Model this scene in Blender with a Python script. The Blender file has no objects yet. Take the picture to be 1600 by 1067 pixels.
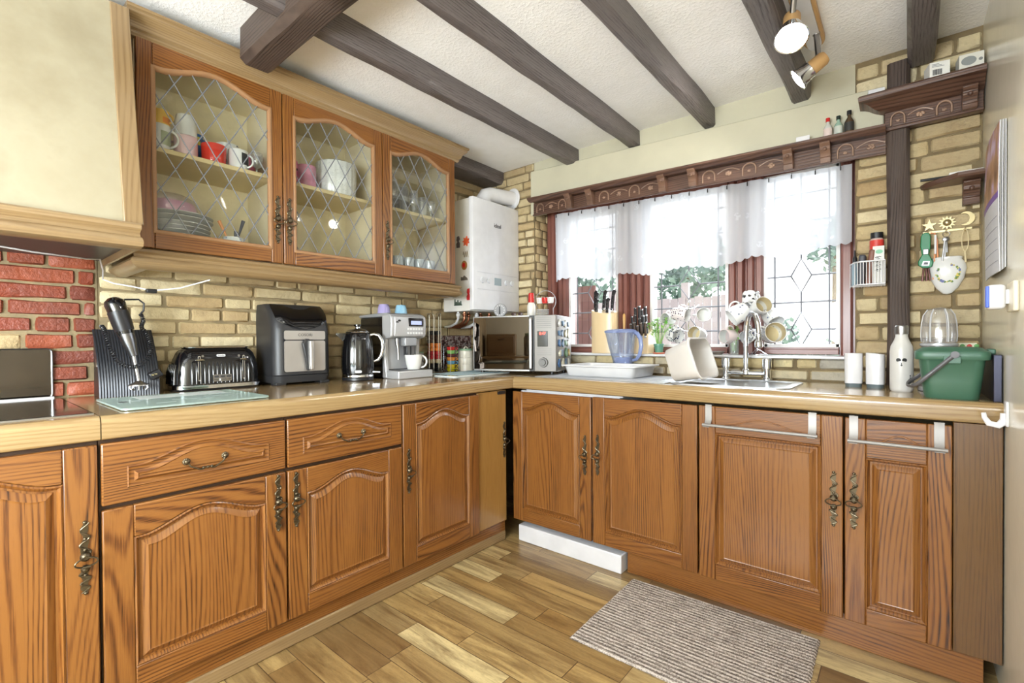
import bpy, math, random
from mathutils import Vector, Matrix, noise as mn
PI = math.pi
SC = bpy.context.scene
COL = SC.collection

# ------------------------------------------------------------------ camera, world, exposure
cam_d = bpy.data.cameras.new('camera')
cam = bpy.data.objects.new('camera', cam_d); COL.objects.link(cam)
cam_d.sensor_width = 36.0
cam_d.lens = 738.6547 / 1600 * 36
cam_d.shift_y = 7.011 / 1600
cam_d.clip_start = 0.02
yaw, pitch, roll = math.radians(39.7717), math.radians(-0.6073), math.radians(-0.3936)
fw = Vector((-math.sin(yaw) * math.cos(pitch), math.cos(yaw) * math.cos(pitch), math.sin(pitch)))
rt = Vector((math.cos(yaw), math.sin(yaw), 0)); up = rt.cross(fw)
r2 = rt * math.cos(roll) + up * math.sin(roll); u2 = r2.cross(fw)
mw = Matrix((r2, u2, -fw)).transposed().to_4x4()
mw.translation = Vector((2.3634, -2.6851, 1.1448))
cam.matrix_world = mw
SC.camera = cam

vs = SC.view_settings
vs.view_transform = 'Standard'; vs.look = 'None'; vs.gamma = 1.0; vs.use_curve_mapping = False
vs.exposure = 1.25
SC.cycles.use_denoising = True
SC.cycles.max_bounces = 12
SC.cycles.transparent_max_bounces = 16
SC.cycles.transmission_bounces = 8
SC.cycles.sample_clamp_indirect = 6.0
SC.cycles.caustics_reflective = False
SC.cycles.caustics_refractive = False

world = bpy.data.worlds.new('world'); SC.world = world
world.use_nodes = True
wn = world.node_tree; wn.nodes.clear()
wo = wn.nodes.new('ShaderNodeOutputWorld'); wb = wn.nodes.new('ShaderNodeBackground')
wb.inputs['Color'].default_value = (0.93, 0.965, 1.0, 1); wb.inputs['Strength'].default_value = 0.95
wn.links.new(wb.outputs[0], wo.inputs[0])

# daylight arriving through the kitchen window (skylight over the garden)
sd = bpy.data.lights.new('hazy_sun', 'SUN'); sd.energy = 5.5; sd.angle = math.radians(75); sd.color = (0.86, 0.94, 1.0)
so = bpy.data.objects.new('hazy_sun', sd); COL.objects.link(so); so.rotation_euler = Vector((.10, 1.0, .62)).to_track_quat('Z', 'Y').to_euler()
# soft fill lights added at mid height behind the camera, no fixture modelled
def fill_light(loc, power, rad=0.18, col=(0.83, 0.92, 1.0)):
    d = bpy.data.lights.new('rear_fill_light', 'POINT'); d.energy = power; d.shadow_soft_size = rad; d.color = col
    o = bpy.data.objects.new('rear_fill_light', d); COL.objects.link(o); o.location = loc
fill_light((1.25, -3.85, 1.3), 72, 0.4)
fill_light((2.0, -4.0, 1.35), 92, 0.4)

# ------------------------------------------------------------------ mesh helpers
class MB:
    def __init__(s): s.v = []; s.f = []; s.m = []
    def add(s, vs, fs, m=0):
        b = len(s.v); s.v += [tuple(x) for x in vs]
        for f in fs: s.f.append(tuple(b + i for i in f)); s.m.append(m)
        return s
    def box(s, x0, x1, y0, y1, z0, z1, m=0):
        v = [(x, y, z) for z in (z0, z1) for y in (y0, y1) for x in (x0, x1)]
        return s.add(v, [(0, 2, 3, 1), (4, 5, 7, 6), (0, 1, 5, 4), (2, 6, 7, 3), (0, 4, 6, 2), (1, 3, 7, 5)], m)
    def obox(s, c, hx, hy, hz, R, m=0):
        b = len(s.v); s.box(-hx, hx, -hy, hy, -hz, hz, m)
        for i in range(b, len(s.v)): s.v[i] = tuple(R @ Vector(s.v[i]) + Vector(c))
        return s
    def tube(s, pts, r, n=8, m=0, closed=False, cap=True, flat=1.0):
        pts = [Vector(p) for p in pts]; k = len(pts)
        rs = r if isinstance(r, (list, tuple)) else [r] * k
        t0 = (pts[1] - pts[0]).normalized()
        a = Vector((0, 0, 1)) if abs(t0.z) < .9 else Vector((1, 0, 0))
        nrm = (a - t0 * a.dot(t0)).normalized(); vs = []
        for i in range(k):
            if closed: t = (pts[(i + 1) % k] - pts[i - 1])
            else: t = pts[min(i + 1, k - 1)] - pts[max(i - 1, 0)]
            t.normalize()
            nrm = (nrm - t * nrm.dot(t))
            nrm = nrm.normalized() if nrm.length > 1e-6 else t.orthogonal().normalized()
            b = t.cross(nrm)
            for j in range(n):
                an = 2 * PI * j / n
                vs.append(pts[i] + (nrm * math.cos(an) + b * math.sin(an) * flat) * rs[i])
        fs = []
        for i in range(k if closed else k - 1):
            for j in range(n):
                p = i * n + j; q = i * n + (j + 1) % n; i2 = (i + 1) % k
                fs.append((p, q, i2 * n + (j + 1) % n, i2 * n + j))
        if cap and not closed:
            fs.append(tuple(range(n - 1, -1, -1))); fs.append(tuple((k - 1) * n + j for j in range(n)))
        return s.add(vs, fs, m)
    def cyl(s, p0, p1, r0, r1=None, n=24, m=0):
        return s.tube([p0, p1], [r0, r0 if r1 is None else r1], n, m)
    def lathe(s, prof, c=(0, 0, 0), n=28, m=0, R=None, sx=1.0, sy=1.0, cap0=True, cap1=True):
        vs = []
        for (r, z) in prof:
            for j in range(n):
                a = 2 * PI * j / n
                p = Vector((r * math.cos(a) * sx, r * math.sin(a) * sy, z))
                if R: p = R @ p
                vs.append(p + Vector(c))
        fs = []; k = len(prof)
        for i in range(k - 1):
            for j in range(n):
                fs.append((i * n + j, i * n + (j + 1) % n, (i + 1) * n + (j + 1) % n, (i + 1) * n + j))
        if cap0 and prof[0][0] > 1e-5: fs.append(tuple(range(n - 1, -1, -1)))
        if cap1 and prof[-1][0] > 1e-5: fs.append(tuple((k - 1) * n + j for j in range(n)))
        return s.add(vs, fs, m)
    def ball(s, c, r, n=12, m=0, sx=1, sy=1, sz=1):
        pr = [(max(1e-6, r * math.sin(PI * i / n)), -r * math.cos(PI * i / n) * sz) for i in range(n + 1)]
        return s.lathe(pr, c, n * 2, m, None, sx, sy, False, False)
    def prism(s, pts, f, d0, d1, m=0):
        """pts: 2-D outline, f(u, v, d) -> 3-D"""
        n = len(pts)
        vs = [f(u, v, d0) for u, v in pts] + [f(u, v, d1) for u, v in pts]
        fs = [tuple(range(n - 1, -1, -1)), tuple(range(n, 2 * n))]
        for i in range(n): fs.append((i, (i + 1) % n, n + (i + 1) % n, n + i))
        return s.add(vs, fs, m)
    def loops(s, L, m=0, closed=True, cap_last=True, cap_first=False):
        """L: list of equally long point loops, joined one to the next"""
        n = len(L[0]); vs = [p for l in L for p in l]; fs = []
        for i in range(len(L) - 1):
            for j in range(n if closed else n - 1):
                fs.append((i * n + j, i * n + (j + 1) % n, (i + 1) * n + (j + 1) % n, (i + 1) * n + j))
        if cap_last: fs.append(tuple((len(L) - 1) * n + j for j in range(n)))
        if cap_first: fs.append(tuple(range(n - 1, -1, -1)))
        return s.add(vs, fs, m)
    def sweep(s, prof, path, f, m=0):
        """open or closed section prof (a, b) carried along path points; f(pathpoint, a, b)"""
        L = [[f(p, a, b) for a, b in prof] for p in path]
        return s.loops(L, m, True, True, True)
    def move(s, M, start=0):
        for i in range(start, len(s.v)): s.v[i] = tuple(M @ Vector(s.v[i]))
        return s
    def build(s, name, mats, parent=None, loc=(0, 0, 0), rot=(0, 0, 0), world=False, smooth=35, bevel=0, bseg=2, sub=0):
        me = bpy.data.meshes.new(name)
        vs = s.v
        if world and parent is not None:
            L = Vector(parent.location)
            p = parent.parent
            while p: L += Vector(p.location); p = p.parent
            vs = [tuple(Vector(v) - L) for v in vs]
        elif world:
            vs = [tuple(Vector(v) - Vector(loc)) for v in vs]
        me.from_pydata(vs, [], s.f); me.update()
        if not isinstance(mats, (list, tuple)): mats = [mats]
        for m in mats: me.materials.append(m)
        if len(mats) > 1: me.polygons.foreach_set('material_index', s.m)
        if smooth:
            me.polygons.foreach_set('use_smooth', [True] * len(me.polygons))
            me.set_sharp_from_angle(angle=math.radians(smooth))
        o = bpy.data.objects.new(name, me); COL.objects.link(o)
        if parent is not None: o.parent = parent
        if not (world and parent is not None): o.location = loc
        o.rotation_euler = rot
        if bevel:
            b = o.modifiers.new('bevel', 'BEVEL'); b.width = bevel; b.segments = bseg; b.limit_method = 'ANGLE'
            b.angle_limit = math.radians(40)
        if sub:
            q = o.modifiers.new('sub', 'SUBSURF'); q.levels = sub; q.render_levels = sub
        return o

def thing(name, label, cat, loc=(0, 0, 0), rz=0, group=None):
    o = bpy.data.objects.new(name, None); COL.objects.link(o)
    o.location = loc; o.rotation_euler = (0, 0, rz); o.empty_display_size = .05
    o['label'] = label; o['category'] = cat
    if group: o['group'] = group
    return o
def tag(o, label, cat, group=None, kind=None):
    o['label'] = label; o['category'] = cat
    if group: o['group'] = group
    if kind: o['kind'] = kind
    return o
def struct(o): o['kind'] = 'structure'; return o
def dup(root, loc, rz=0, label=None, group=None):
    r = root.copy(); COL.objects.link(r); r.location = loc; r.rotation_euler = (0, 0, rz)
    if label: r['label'] = label
    if group: r['group'] = group
    for ch in list(root.children):
        c = ch.copy(); COL.objects.link(c); c.parent = r
        for g in ch.children:
            d = g.copy(); COL.objects.link(d); d.parent = c
    return r
def text(name, body, size, mat, parent, loc, rot, extrude=0.0004, align='CENTER', sx=1.0):
    c = bpy.data.curves.new(name, 'FONT'); c.body = body; c.size = size; c.extrude = extrude; c.resolution_u = 3
    c.align_x = align; c.align_y = 'CENTER'
    tmp = bpy.data.objects.new(name + '_outline', c); COL.objects.link(tmp)
    me = bpy.data.meshes.new_from_object(tmp); bpy.data.objects.remove(tmp); bpy.data.curves.remove(c)
    me.materials.clear(); me.materials.append(mat)
    o = bpy.data.objects.new(name, me); COL.objects.link(o)
    if parent is not None: o.parent = parent
    o.location = loc; o.rotation_euler = rot; o.scale = (sx, 1, 1)
    return o
def rrect(w, h, r, n=5, cx=0, cy=0):
    pts = []
    for (sx, sy, a0) in ((1, 1, 0), (-1, 1, 90), (-1, -1, 180), (1, -1, 270)):
        for i in range(n + 1):
            a = math.radians(a0 + 90 * i / n)
            pts.append((cx + sx * (w / 2 - r) + r * math.cos(a), cy + sy * (h / 2 - r) + r * math.sin(a)))
    return pts
XY = lambda u, v, d: (u, v, d)
XZ = lambda u, v, d: (u, -d, v)      # faces -y when d grows
YZ = lambda u, v, d: (d, u, v)      # faces +x

# ------------------------------------------------------------------ materials
class NT:
    def __init__(s, name):
        s.mat = bpy.data.materials.new(name); s.mat.use_nodes = True
        s.t = s.mat.node_tree; s.t.nodes.clear()
        s.out = s.t.nodes.new('ShaderNodeOutputMaterial')
    def n(s, typ, **k):
        nd = s.t.nodes.new(typ)
        for a, b in k.items(): setattr(nd, a, b)
        return nd
    def l(s, a, b): s.t.links.new(a, b)
    def math(s, op, a, b=None, c=None):
        nd = s.n('ShaderNodeMath', operation=op)
        for i, x in enumerate((a, b, c)):
            if x is None: continue
            if isinstance(x, (int, float)): nd.inputs[i].default_value = x
            else: s.l(x, nd.inputs[i])
        return nd.outputs[0]
    def noise(s, vec, scale=5, detail=2, rough=.5, dist=0):
        nd = s.n('ShaderNodeTexNoise'); nd.inputs['Scale'].default_value = scale
        nd.inputs['Detail'].default_value = detail; nd.inputs['Roughness'].default_value = rough
        nd.inputs['Distortion'].default_value = dist
        if vec is not None: s.l(vec, nd.inputs['Vector'])
        return nd.outputs['Fac']
    def ramp(s, fac, stops, interp='LINEAR'):
        nd = s.n('ShaderNodeValToRGB'); cr = nd.color_ramp; cr.interpolation = interp
        while len(cr.elements) < len(stops): cr.elements.new(.5)
        for e, (p, c) in zip(cr.elements, stops):
            e.position = p; e.color = tuple(c) + (1,) if len(c) == 3 else c
        s.l(fac, nd.inputs[0]); return nd.outputs[0]
    def mix(s, fac, a, b, mode='MIX'):
        nd = s.n('ShaderNodeMix', data_type='RGBA', blend_type=mode)
        for k, x in ((0, fac), (6, a), (7, b)):
            if isinstance(x, (int, float)): nd.inputs[k].default_value = x
            elif isinstance(x, tuple): nd.inputs[k].default_value = x + (1,) if len(x) == 3 else x
            else: s.l(x, nd.inputs[k])
        return nd.outputs[2]
    def comb(s, x, y, z):
        nd = s.n('ShaderNodeCombineXYZ')
        for i, q in enumerate((x, y, z)):
            if isinstance(q, (int, float)): nd.inputs[i].default_value = q
            else: s.l(q, nd.inputs[i])
        return nd.outputs[0]
    def obj(s):
        tc = s.n('ShaderNodeTexCoord'); sp = s.n('ShaderNodeSeparateXYZ'); s.l(tc.outputs['Object'], sp.inputs[0])
        return tc.outputs['Object'], sp.outputs
    def bump(s, h, strength=.3, dist=.01):
        b = s.n('ShaderNodeBump'); b.inputs['Strength'].default_value = strength; b.inputs['Distance'].default_value = dist
        s.l(h, b.inputs['Height']); return b.outputs[0]
    def bsdf(s, col=None, rough=.5, metal=0, normal=None, spec=.5, coat=0, trans=0, ior=1.5, alpha=1, sheen=0, emis=None, es=0):
        b = s.n('ShaderNodeBsdfPrincipled')
        def st(k, x):
            if x is None: return
            if isinstance(x, (int, float)): b.inputs[k].default_value = x
            elif isinstance(x, tuple): b.inputs[k].default_value = x + (1,) if len(x) == 3 else x
            else: s.l(x, b.inputs[k])
        st('Base Color', col); st('Roughness', rough); st('Metallic', metal); st('Normal', normal)
        st('Specular IOR Level', spec); st('Coat Weight', coat); st('Transmission Weight', trans); st('IOR', ior); st('Alpha', alpha)
        st('Sheen Weight', sheen); st('Emission Color', emis); st('Emission Strength', es)
        b.inputs['Coat Roughness'].default_value = .15
        s.l(b.outputs[0], s.out.inputs[0]); return b
def lin(r, g, b):
    f = lambda c: (c / 255 / 12.92) if c <= 10 else ((c / 255 + .055) / 1.055) ** 2.4
    return (f(r), f(g), f(b))
_mc = {}
def plain(name, rgb, rough=.5, metal=0, bumpy=0, bscale=60, var=.06, **k):
    """simple procedural finish: slight tone variation and optional bump"""
    if name in _mc: return _mc[name]
    t = NT(name); v, _ = t.obj()
    c = lin(*rgb); nz = t.noise(v, 9, 3)
    dark = tuple(x * (1 - var) for x in c); light = tuple(min(1, x * (1 + var)) for x in c)
    col = t.ramp(nz, [(.3, dark), (.7, light)])
    nor = t.bump(t.noise(v, bscale, 3), .35, bumpy) if bumpy else None
    t.bsdf(col, rough, metal, nor, **k); _mc[name] = t.mat; return t.mat
def glass_mat(name, tint=(1, 1, 1), fac=.12, rough=.02, base=None, opac=0.0):
    """thin clear sheet: mostly straight-through with a mirror-like sheen"""
    t = NT(name); tr = t.n('ShaderNodeBsdfTransparent'); tr.inputs[0].default_value = tint + (1,)
    gl = t.n('ShaderNodeBsdfGlossy'); gl.inputs['Roughness'].default_value = rough
    lw = t.n('ShaderNodeLayerWeight'); lw.inputs[0].default_value = .35
    f = t.math('ADD', t.math('MULTIPLY', lw.outputs['Fresnel'], .28), fac * .3)
    mx = t.n('ShaderNodeMixShader'); t.l(f, mx.inputs[0]); t.l(tr.outputs[0], mx.inputs[1]); t.l(gl.outputs[0], mx.inputs[2])
    o = mx.outputs[0]
    if opac > 0:
        df = t.n('ShaderNodeBsdfDiffuse'); df.inputs[0].default_value = (base or (1, 1, 1)) + (1,)
        m2 = t.n('ShaderNodeMixShader'); m2.inputs[0].default_value = opac
        t.l(o, m2.inputs[1]); t.l(df.outputs[0], m2.inputs[2]); o = m2.outputs[0]
    t.l(o, t.out.inputs[0]); return t.mat

def wood(name, along, across, cols, rings=7.0, stretch=1.0, pores=.75, rough=.34, coat=.25, board=0.0, contrast=1.0, wild=1.0, bump=.12):
    """oak: contour bands of a stretched noise field give the cathedral grain, fine noise the pores"""
    t = NT(name); _, s = t.obj(); g = t.n('ShaderNodeNewGeometry'); oi = t.n('ShaderNodeObjectInfo')
    R = t.math('ADD', g.outputs['Random Per Island'], oi.outputs['Random'])
    ax = {'x': 0, 'y': 1, 'z': 2}
    a = s[ax[along]]; c = s[ax[across[0]]]
    if len(across) > 1: c = t.math('ADD', c, s[ax[across[1]]])
    off = t.math('MULTIPLY', R, 17.31)
    if board:
        bi = t.math('FLOOR', t.math('DIVIDE', t.math('ADD', c, t.math('MULTIPLY', R, .3)), board))
        off = t.math('ADD', off, t.math('MULTIPLY', bi, 3.77))
    a2 = t.math('ADD', a, off); c2 = t.math('ADD', c, t.math('MULTIPLY', off, .37))
    vec = t.comb(t.math('MULTIPLY', c2, 4.2 * wild), t.math('MULTIPLY', a2, .55 * stretch), off)
    fld = t.noise(vec, 1.0, 1.6, .45, .12)
    vec2 = t.comb(t.math('MULTIPLY', c2, 40), t.math('MULTIPLY', a2, 3), off)
    wob = t.noise(vec2, 1.0, 2, .5)
    ph = t.math('ADD', t.math('MULTIPLY', fld, rings * 6.283 * 4.4), t.math('ADD', t.math('MULTIPLY', c2, 560), t.math('MULTIPLY', wob, 3.0)))
    ring = t.math('MULTIPLY_ADD', t.math('SINE', ph), .5, .5)
    ring = t.math('POWER', ring, 2.2)
    pv = t.comb(t.math('MULTIPLY', c2, 520), t.math('MULTIPLY', a2, 14), off)
    pr = t.noise(pv, 1.0, 2, .6)
    streak = t.noise(t.comb(t.math('MULTIPLY', c2, 18), t.math('MULTIPLY', a2, 1.2), off), 1.0, 3, .6)
    amp_ = t.math('MULTIPLY_ADD', t.noise(t.comb(t.math('MULTIPLY', c2, 9), t.math('MULTIPLY', a2, 1.5), off), 1.0, 1), 1.6, -.25)
    brk = t.math('MULTIPLY_ADD', t.noise(t.comb(t.math('MULTIPLY', c2, 230), t.math('MULTIPLY', a2, 7), off), 1.0, 2, .6), 2.2, -.25)
    ring = t.math('MULTIPLY', t.math('MULTIPLY', ring, amp_), brk)
    f = t.math('ADD', t.math('MULTIPLY', ring, .92 * contrast), t.math('MULTIPLY', t.math('SUBTRACT', pr, .5), pores))
    f = t.math('ADD', f, t.math('MULTIPLY', t.math('SUBTRACT', streak, .5), .55))
    f = t.math('ADD', f, t.math('MULTIPLY', t.math('SUBTRACT', g.outputs['Random Per Island'], .5), .16))
    col = t.ramp(f, [(0.0, cols[0]), (.42, cols[1]), (.95, cols[2])])
    t.bsdf(col, rough, 0, t.bump(t.math('SUBTRACT', 1.0, f), bump, .0015), coat=coat)
    return t.mat
OAK = (lin(133, 86, 39), lin(101, 58, 23), lin(28, 12, 4))
HOODC = (lin(140, 116, 82), lin(116, 90, 58), lin(82, 58, 32))
TOPC = (lin(160, 135, 95), lin(138, 110, 72), lin(88, 62, 36))
oak_zy = wood('oak_upright_side', 'z', 'y', OAK); oak_yz = wood('oak_level_side', 'y', 'z', OAK)
oak_zx = wood('oak_upright_front', 'z', 'x', OAK); oak_xz = wood('oak_level_front', 'x', 'z', OAK)
panel_y = wood('oak_panel_side', 'z', 'y', OAK, rings=5, board=.14, stretch=.8); panel_x = wood('oak_panel_front', 'z', 'x', OAK, rings=5, board=.14, stretch=.8)
drawer_y = wood('oak_drawer', 'y', 'z', OAK, rings=5, wild=.8)
top_x = wood('worktop_front_run', 'x', 'yz', TOPC, rings=3, pores=.6, rough=.17, coat=.5, contrast=.55, bump=.02)
top_y = wood('worktop_side_run', 'y', 'xz', TOPC, rings=3, pores=.6, rough=.17, coat=.5, contrast=.55, bump=.02)
trim_y = wood('pale_oak_moulding', 'y', 'xz', HOODC, rings=3, pores=.3, contrast=.5)
trim_z = wood('pale_oak_post', 'z', 'y', HOODC, rings=3, pores=.3, contrast=.5)
DARK = (lin(78, 64, 56), lin(56, 43, 37), lin(30, 22, 18))
GREYB = (lin(108, 100, 99), lin(56, 48, 45), lin(26, 20, 18))
CARV = (lin(100, 72, 58), lin(72, 48, 38), lin(36, 23, 18))
beam_m = wood('aged_beam', 'y', 'xz', GREYB, rings=2, stretch=1.6, contrast=.5, pores=1.3, rough=.45, coat=.15, bump=1.0)
beam_x = wood('aged_cross_beam', 'x', 'yz', DARK, rings=3, pores=.8, rough=.55, coat=.05, bump=.9)
post_m = wood('aged_post', 'z', 'xy', DARK, rings=3, pores=.8, rough=.6, coat=0, bump=1.0)
carv_x = wood('carved_dark_oak', 'x', 'z', CARV, rings=3, pores=.6, rough=.4, coat=.2, bump=.4)
mahog = wood('red_window_timber', 'z', 'x', (lin(132, 84, 74), lin(108, 60, 50), lin(70, 34, 28)), rings=2, pores=.4, rough=.4, contrast=.4)
mahog_x = wood('red_window_timber_level', 'x', 'z', (lin(132, 84, 74), lin(108, 60, 50), lin(70, 34, 28)), rings=2, pores=.4, rough=.4, contrast=.4)
black_gap = plain('dark_gap', (22, 16, 12), .9)
inner_w = plain('cabinet_lining', (214, 196, 160), .5)
white_pl = plain('white_gloss_plastic', (216, 215, 217), .25)
white_en = plain('white_enamel', (214, 214, 218), .16, coat=.4)
chrome = plain('chrome', (225, 228, 232), .08, 1.0, var=.01)
steel = plain('brushed_steel', (158, 157, 156), .33, 1.0, var=.03)
steel_d = plain('satin_steel_dark', (130, 130, 132), .3, 1.0, var=.03)
blackg = plain('black_gloss', (14, 14, 16), .07, coat=.6, var=.02)
blackp = plain('black_plastic', (30, 30, 33), .35)
greyp = plain('charcoal_plastic', (62, 63, 67), .4)
brassy = plain('antique_brass', (100, 90, 72), .38, .9, bumpy=.002, var=.35)
china = plain('white_china', (226, 226, 224), .12, coat=.5)
cream_wall = plain('cream_emulsion', (196, 191, 168), .55, bumpy=.003, bscale=25, var=.03)
lead = plain('window_lead', (118, 120, 126), .45, .2)
clear = glass_mat('clear_glass')
cabglass = glass_mat('cabinet_glass', (.96, .97, .96), .05)
redm = plain('red_glaze', (196, 44, 40), .25); ink = plain('black_print', (24, 24, 26), .5)
# ------------------------------------------------------------------ room shell
ZT = 0.94; ZB = 0.872; XW = -0.13; XR = 2.602; H = 2.40; YB = -4.5
def brick_mat(name, tones, mort=None, rough=.75, stain=.5):
    t = NT(name); v, _ = t.obj(); g = t.n('ShaderNodeNewGeometry')
    base = t.ramp(g.outputs['Random Per Island'], [(i / (len(tones) - 1), lin(*c)) for i, c in enumerate(tones)])
    nz = t.noise(v, 14, 4, .6); n2 = t.noise(v, 70, 3, .6)
    c = t.mix(t.ramp(nz, [(.45, (0, 0, 0)), (.72, (1, 1, 1))]), base, t.mix(.35, base, lin(*(mort or (140, 110, 76)))))
    c = t.mix(t.ramp(n2, [(.55, (0, 0, 0)), (.8, (1, 1, 1))]), c, t.mix(.22, c, (0.06, .045, .03)))
    t.bsdf(c, rough, 0, t.bump(t.math('ADD', nz, n2), .85, .005)); return t.mat
cream_b = brick_mat('cream_brick', [(210, 194, 156), (190, 170, 128), (218, 204, 168), (176, 150, 108), (202, 184, 144), (162, 140, 104)])
red_b = brick_mat('red_brick', [(146, 70, 46), (126, 56, 38), (160, 82, 54), (104, 50, 40), (140, 68, 46)], (66, 40, 34), rough=.5)
mortar = plain('mortar', (138, 122, 92), .9, bumpy=.01, bscale=45, var=.25)
mortar_d = plain('mortar_dark', (122, 106, 78), .9, bumpy=.01, bscale=45, var=.25)
stone_b = brick_mat('stained_stone', [(206, 196, 170), (196, 176, 130), (176, 170, 158), (214, 198, 150)], (110, 108, 100))

def bricks(mb, u0, u1, z0, z1, f, holes=(), course=.0605, length=.232, gap=.012, seed=1, dep=.008, m=0, rough=.0036):
    rnd = random.Random(seed); row = 0; z = z0
    while z < z1 - .015:
        zt = min(z + course, z1)
        u = u0 - length * (0.5 if row % 2 else 0.02) + rnd.uniform(-.03, .03)
        while u < u1:
            L = length * rnd.choice([1, 1, 1, .98, .52]) * rnd.uniform(.93, 1.06)
            a, b = max(u, u0), min(u + L, u1); u += L
            for (h0, h1, k0, k1) in holes:
                if zt > k0 + .02 and z < k1 - .02:
                    if a < h0 < b: b = h0
                    elif a < h1 < b: a = h1
                    elif a >= h0 and b <= h1: b = a
            if b - a < .03: continue
            g = gap * rnd.uniform(.7, 1.2) / 2
            A, B, C, D = a + g, b - g, z + g * .8, zt - g * .8
            if D - C < .012: continue
            nu, nv = max(3, int((B - A) / .03)), 4; pr = rnd.uniform(-.002, .004); sd = rnd.random() * 50
            grid = []
            ps = [0, .005 / (B - A)] + [(k + 1) / (nu - 1) for k in range(nu - 2)] + [1 - .005 / (B - A), 1]; nv = 4
            qs = [0, .005 / (D - C), .5, 1 - .005 / (D - C), 1]; nu = len(ps) - 1
            for j in range(nv + 1):
                for i in range(nu + 1):
                    p, q = ps[i], qs[j]
                    U = A + (B - A) * p; V = C + (D - C) * q
                    e = min(p, 1 - p, 1) * (B - A); e2 = min(q, 1 - q) * (D - C)
                    edge = min(e, e2)
                    n = mn.noise(Vector((U * 22, V * 30, sd))); n2 = mn.noise(Vector((U * 9, V * 12, sd + 9)))
                    if edge < 1e-6:
                        d = 0; U += n * rough * 1.2; V += n2 * rough * 1.6
                        if e < 1e-6 and e2 < 1e-6: U += (.5 - p) * .008; V += (.5 - q) * .008
                    else: d = dep + pr + n * rough + n2 * rough
                    grid.append(f(U, V, d))
            fs = [(j * (nu + 1) + i, j * (nu + 1) + i + 1, (j + 1) * (nu + 1) + i + 1, (j + 1) * (nu + 1) + i) for j in range(nv) for i in range(nu)]
            mb.add(grid, fs, m)
        z += course; row += 1

# floor
t = NT('plank_vinyl'); _, s = t.obj()
W_ = .1045
row = t.math('FLOOR', t.math('DIVIDE', s[1], W_))
wnz = t.n('ShaderNodeTexWhiteNoise', noise_dimensions='1D'); t.l(row, wnz.inputs['W'])
xo = t.math('ADD', s[0], t.math('MULTIPLY', wnz.outputs['Value'], 3.1))
LN = t.math('MULTIPLY_ADD', wnz.outputs['Value'], .25, .48)
xi = t.math('DIVIDE', xo, LN); idx = t.math('FLOOR', xi)
w2 = t.n('ShaderNodeTexWhiteNoise', noise_dimensions='2D'); t.l(t.comb(row, idx, 0), w2.inputs['Vector'])
rv = w2.outputs['Value']
fy = t.math('FRACT', t.math('DIVIDE', s[1], W_)); fx = t.math('FRACT', xi)
sy = t.math('MINIMUM', fy, t.math('SUBTRACT', 1.0, fy)); sx = t.math('MULTIPLY', t.math('MINIMUM', fx, t.math('SUBTRACT', 1.0, fx)), 5.5)
seam = t.math('LESS_THAN', t.math('MINIMUM', sy, sx), .012)
base = t.ramp(rv, [(0, lin(178, 150, 98)), (.25, lin(128, 100, 60)), (.45, lin(204, 184, 134)), (.62, lin(158, 126, 76)), (.8, lin(188, 160, 106)), (1, lin(116, 90, 56))])
gv = t.comb(t.math('MULTIPLY', xo, 2.2), t.math('MULTIPLY', s[1], 22), t.math('MULTIPLY', rv, 40))
gr = t.noise(gv, 1.0, 4, .65, .6)
fine = t.noise(t.comb(t.math('MULTIPLY', xo, 60), t.math('MULTIPLY', s[1], 220), rv), 1.0, 2, .6)
c = t.mix(t.ramp(gr, [(.38, (0, 0, 0)), (.66, (1, 1, 1))]), base, t.mix(.75, base, lin(92, 64, 34)))
c = t.mix(t.ramp(fine, [(.5, (0, 0, 0)), (.75, (.5, .5, .5))]), c, t.mix(.5, c, lin(70, 50, 30)))
c = t.mix(seam, c, lin(70, 50, 32))
t.bsdf(c, .3, 0, t.bump(t.math('ADD', gr, fine), .08, .002), coat=.15)
vinyl = t.mat
struct(MB().box(XW - .1, XR + .1, YB, .3, -.05, 0).build('floor', vinyl))

# ceiling: stippled plaster slab
t = NT('stippled_plaster'); v, _ = t.obj()
n1 = t.noise(v, 75, 3, .6); n2 = t.noise(v, 14, 3, .5)
t.bsdf(t.ramp(n2, [(.3, lin(246, 245, 243)), (.7, lin(251, 250, 249))]), .8, 0, t.bump(t.ramp(n1, [(.45, (0, 0, 0)), (.7, (1, 1, 1))]), .3, .005))
struct(MB().box(XW - .1, XR + .1, YB, .3, H, H + .08).build('ceiling', t.mat))

# left wall, red chimney breast
FL = lambda u, v, d: (XW + d, u, v)
mb = MB().box(XW - .1, XW, -2.29, .2, 0, H, 1)
bricks(mb, -2.288, 0, .94, H, FL, seed=3)
struct(mb.build('wall_left', [cream_b, mortar], smooth=50))
mb = MB().box(XW - .1, XW + .004, YB, -2.29, 0, H, 1)
FR = lambda u, v, d: (XW + .004 + d, u, v)
bricks(mb, -3.3, -2.292, .94, 1.52, FR, seed=8, length=.21, course=.062, holes=[(-2.62, -2.5, 1.12, 1.19)])
bricks(mb, -2.62, -2.5, 1.126, 1.186, FR, seed=2, length=.3, m=2)
struct(mb.build('wall_chimney', [red_b, mortar, cream_b], smooth=50))
# right wall
struct(MB().box(XR, XR + .1, YB, .2, 0, H).build('wall_right', plain('cream_gloss_wall', (230, 224, 204), .2, bumpy=.002, bscale=10, var=.02)))
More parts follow.
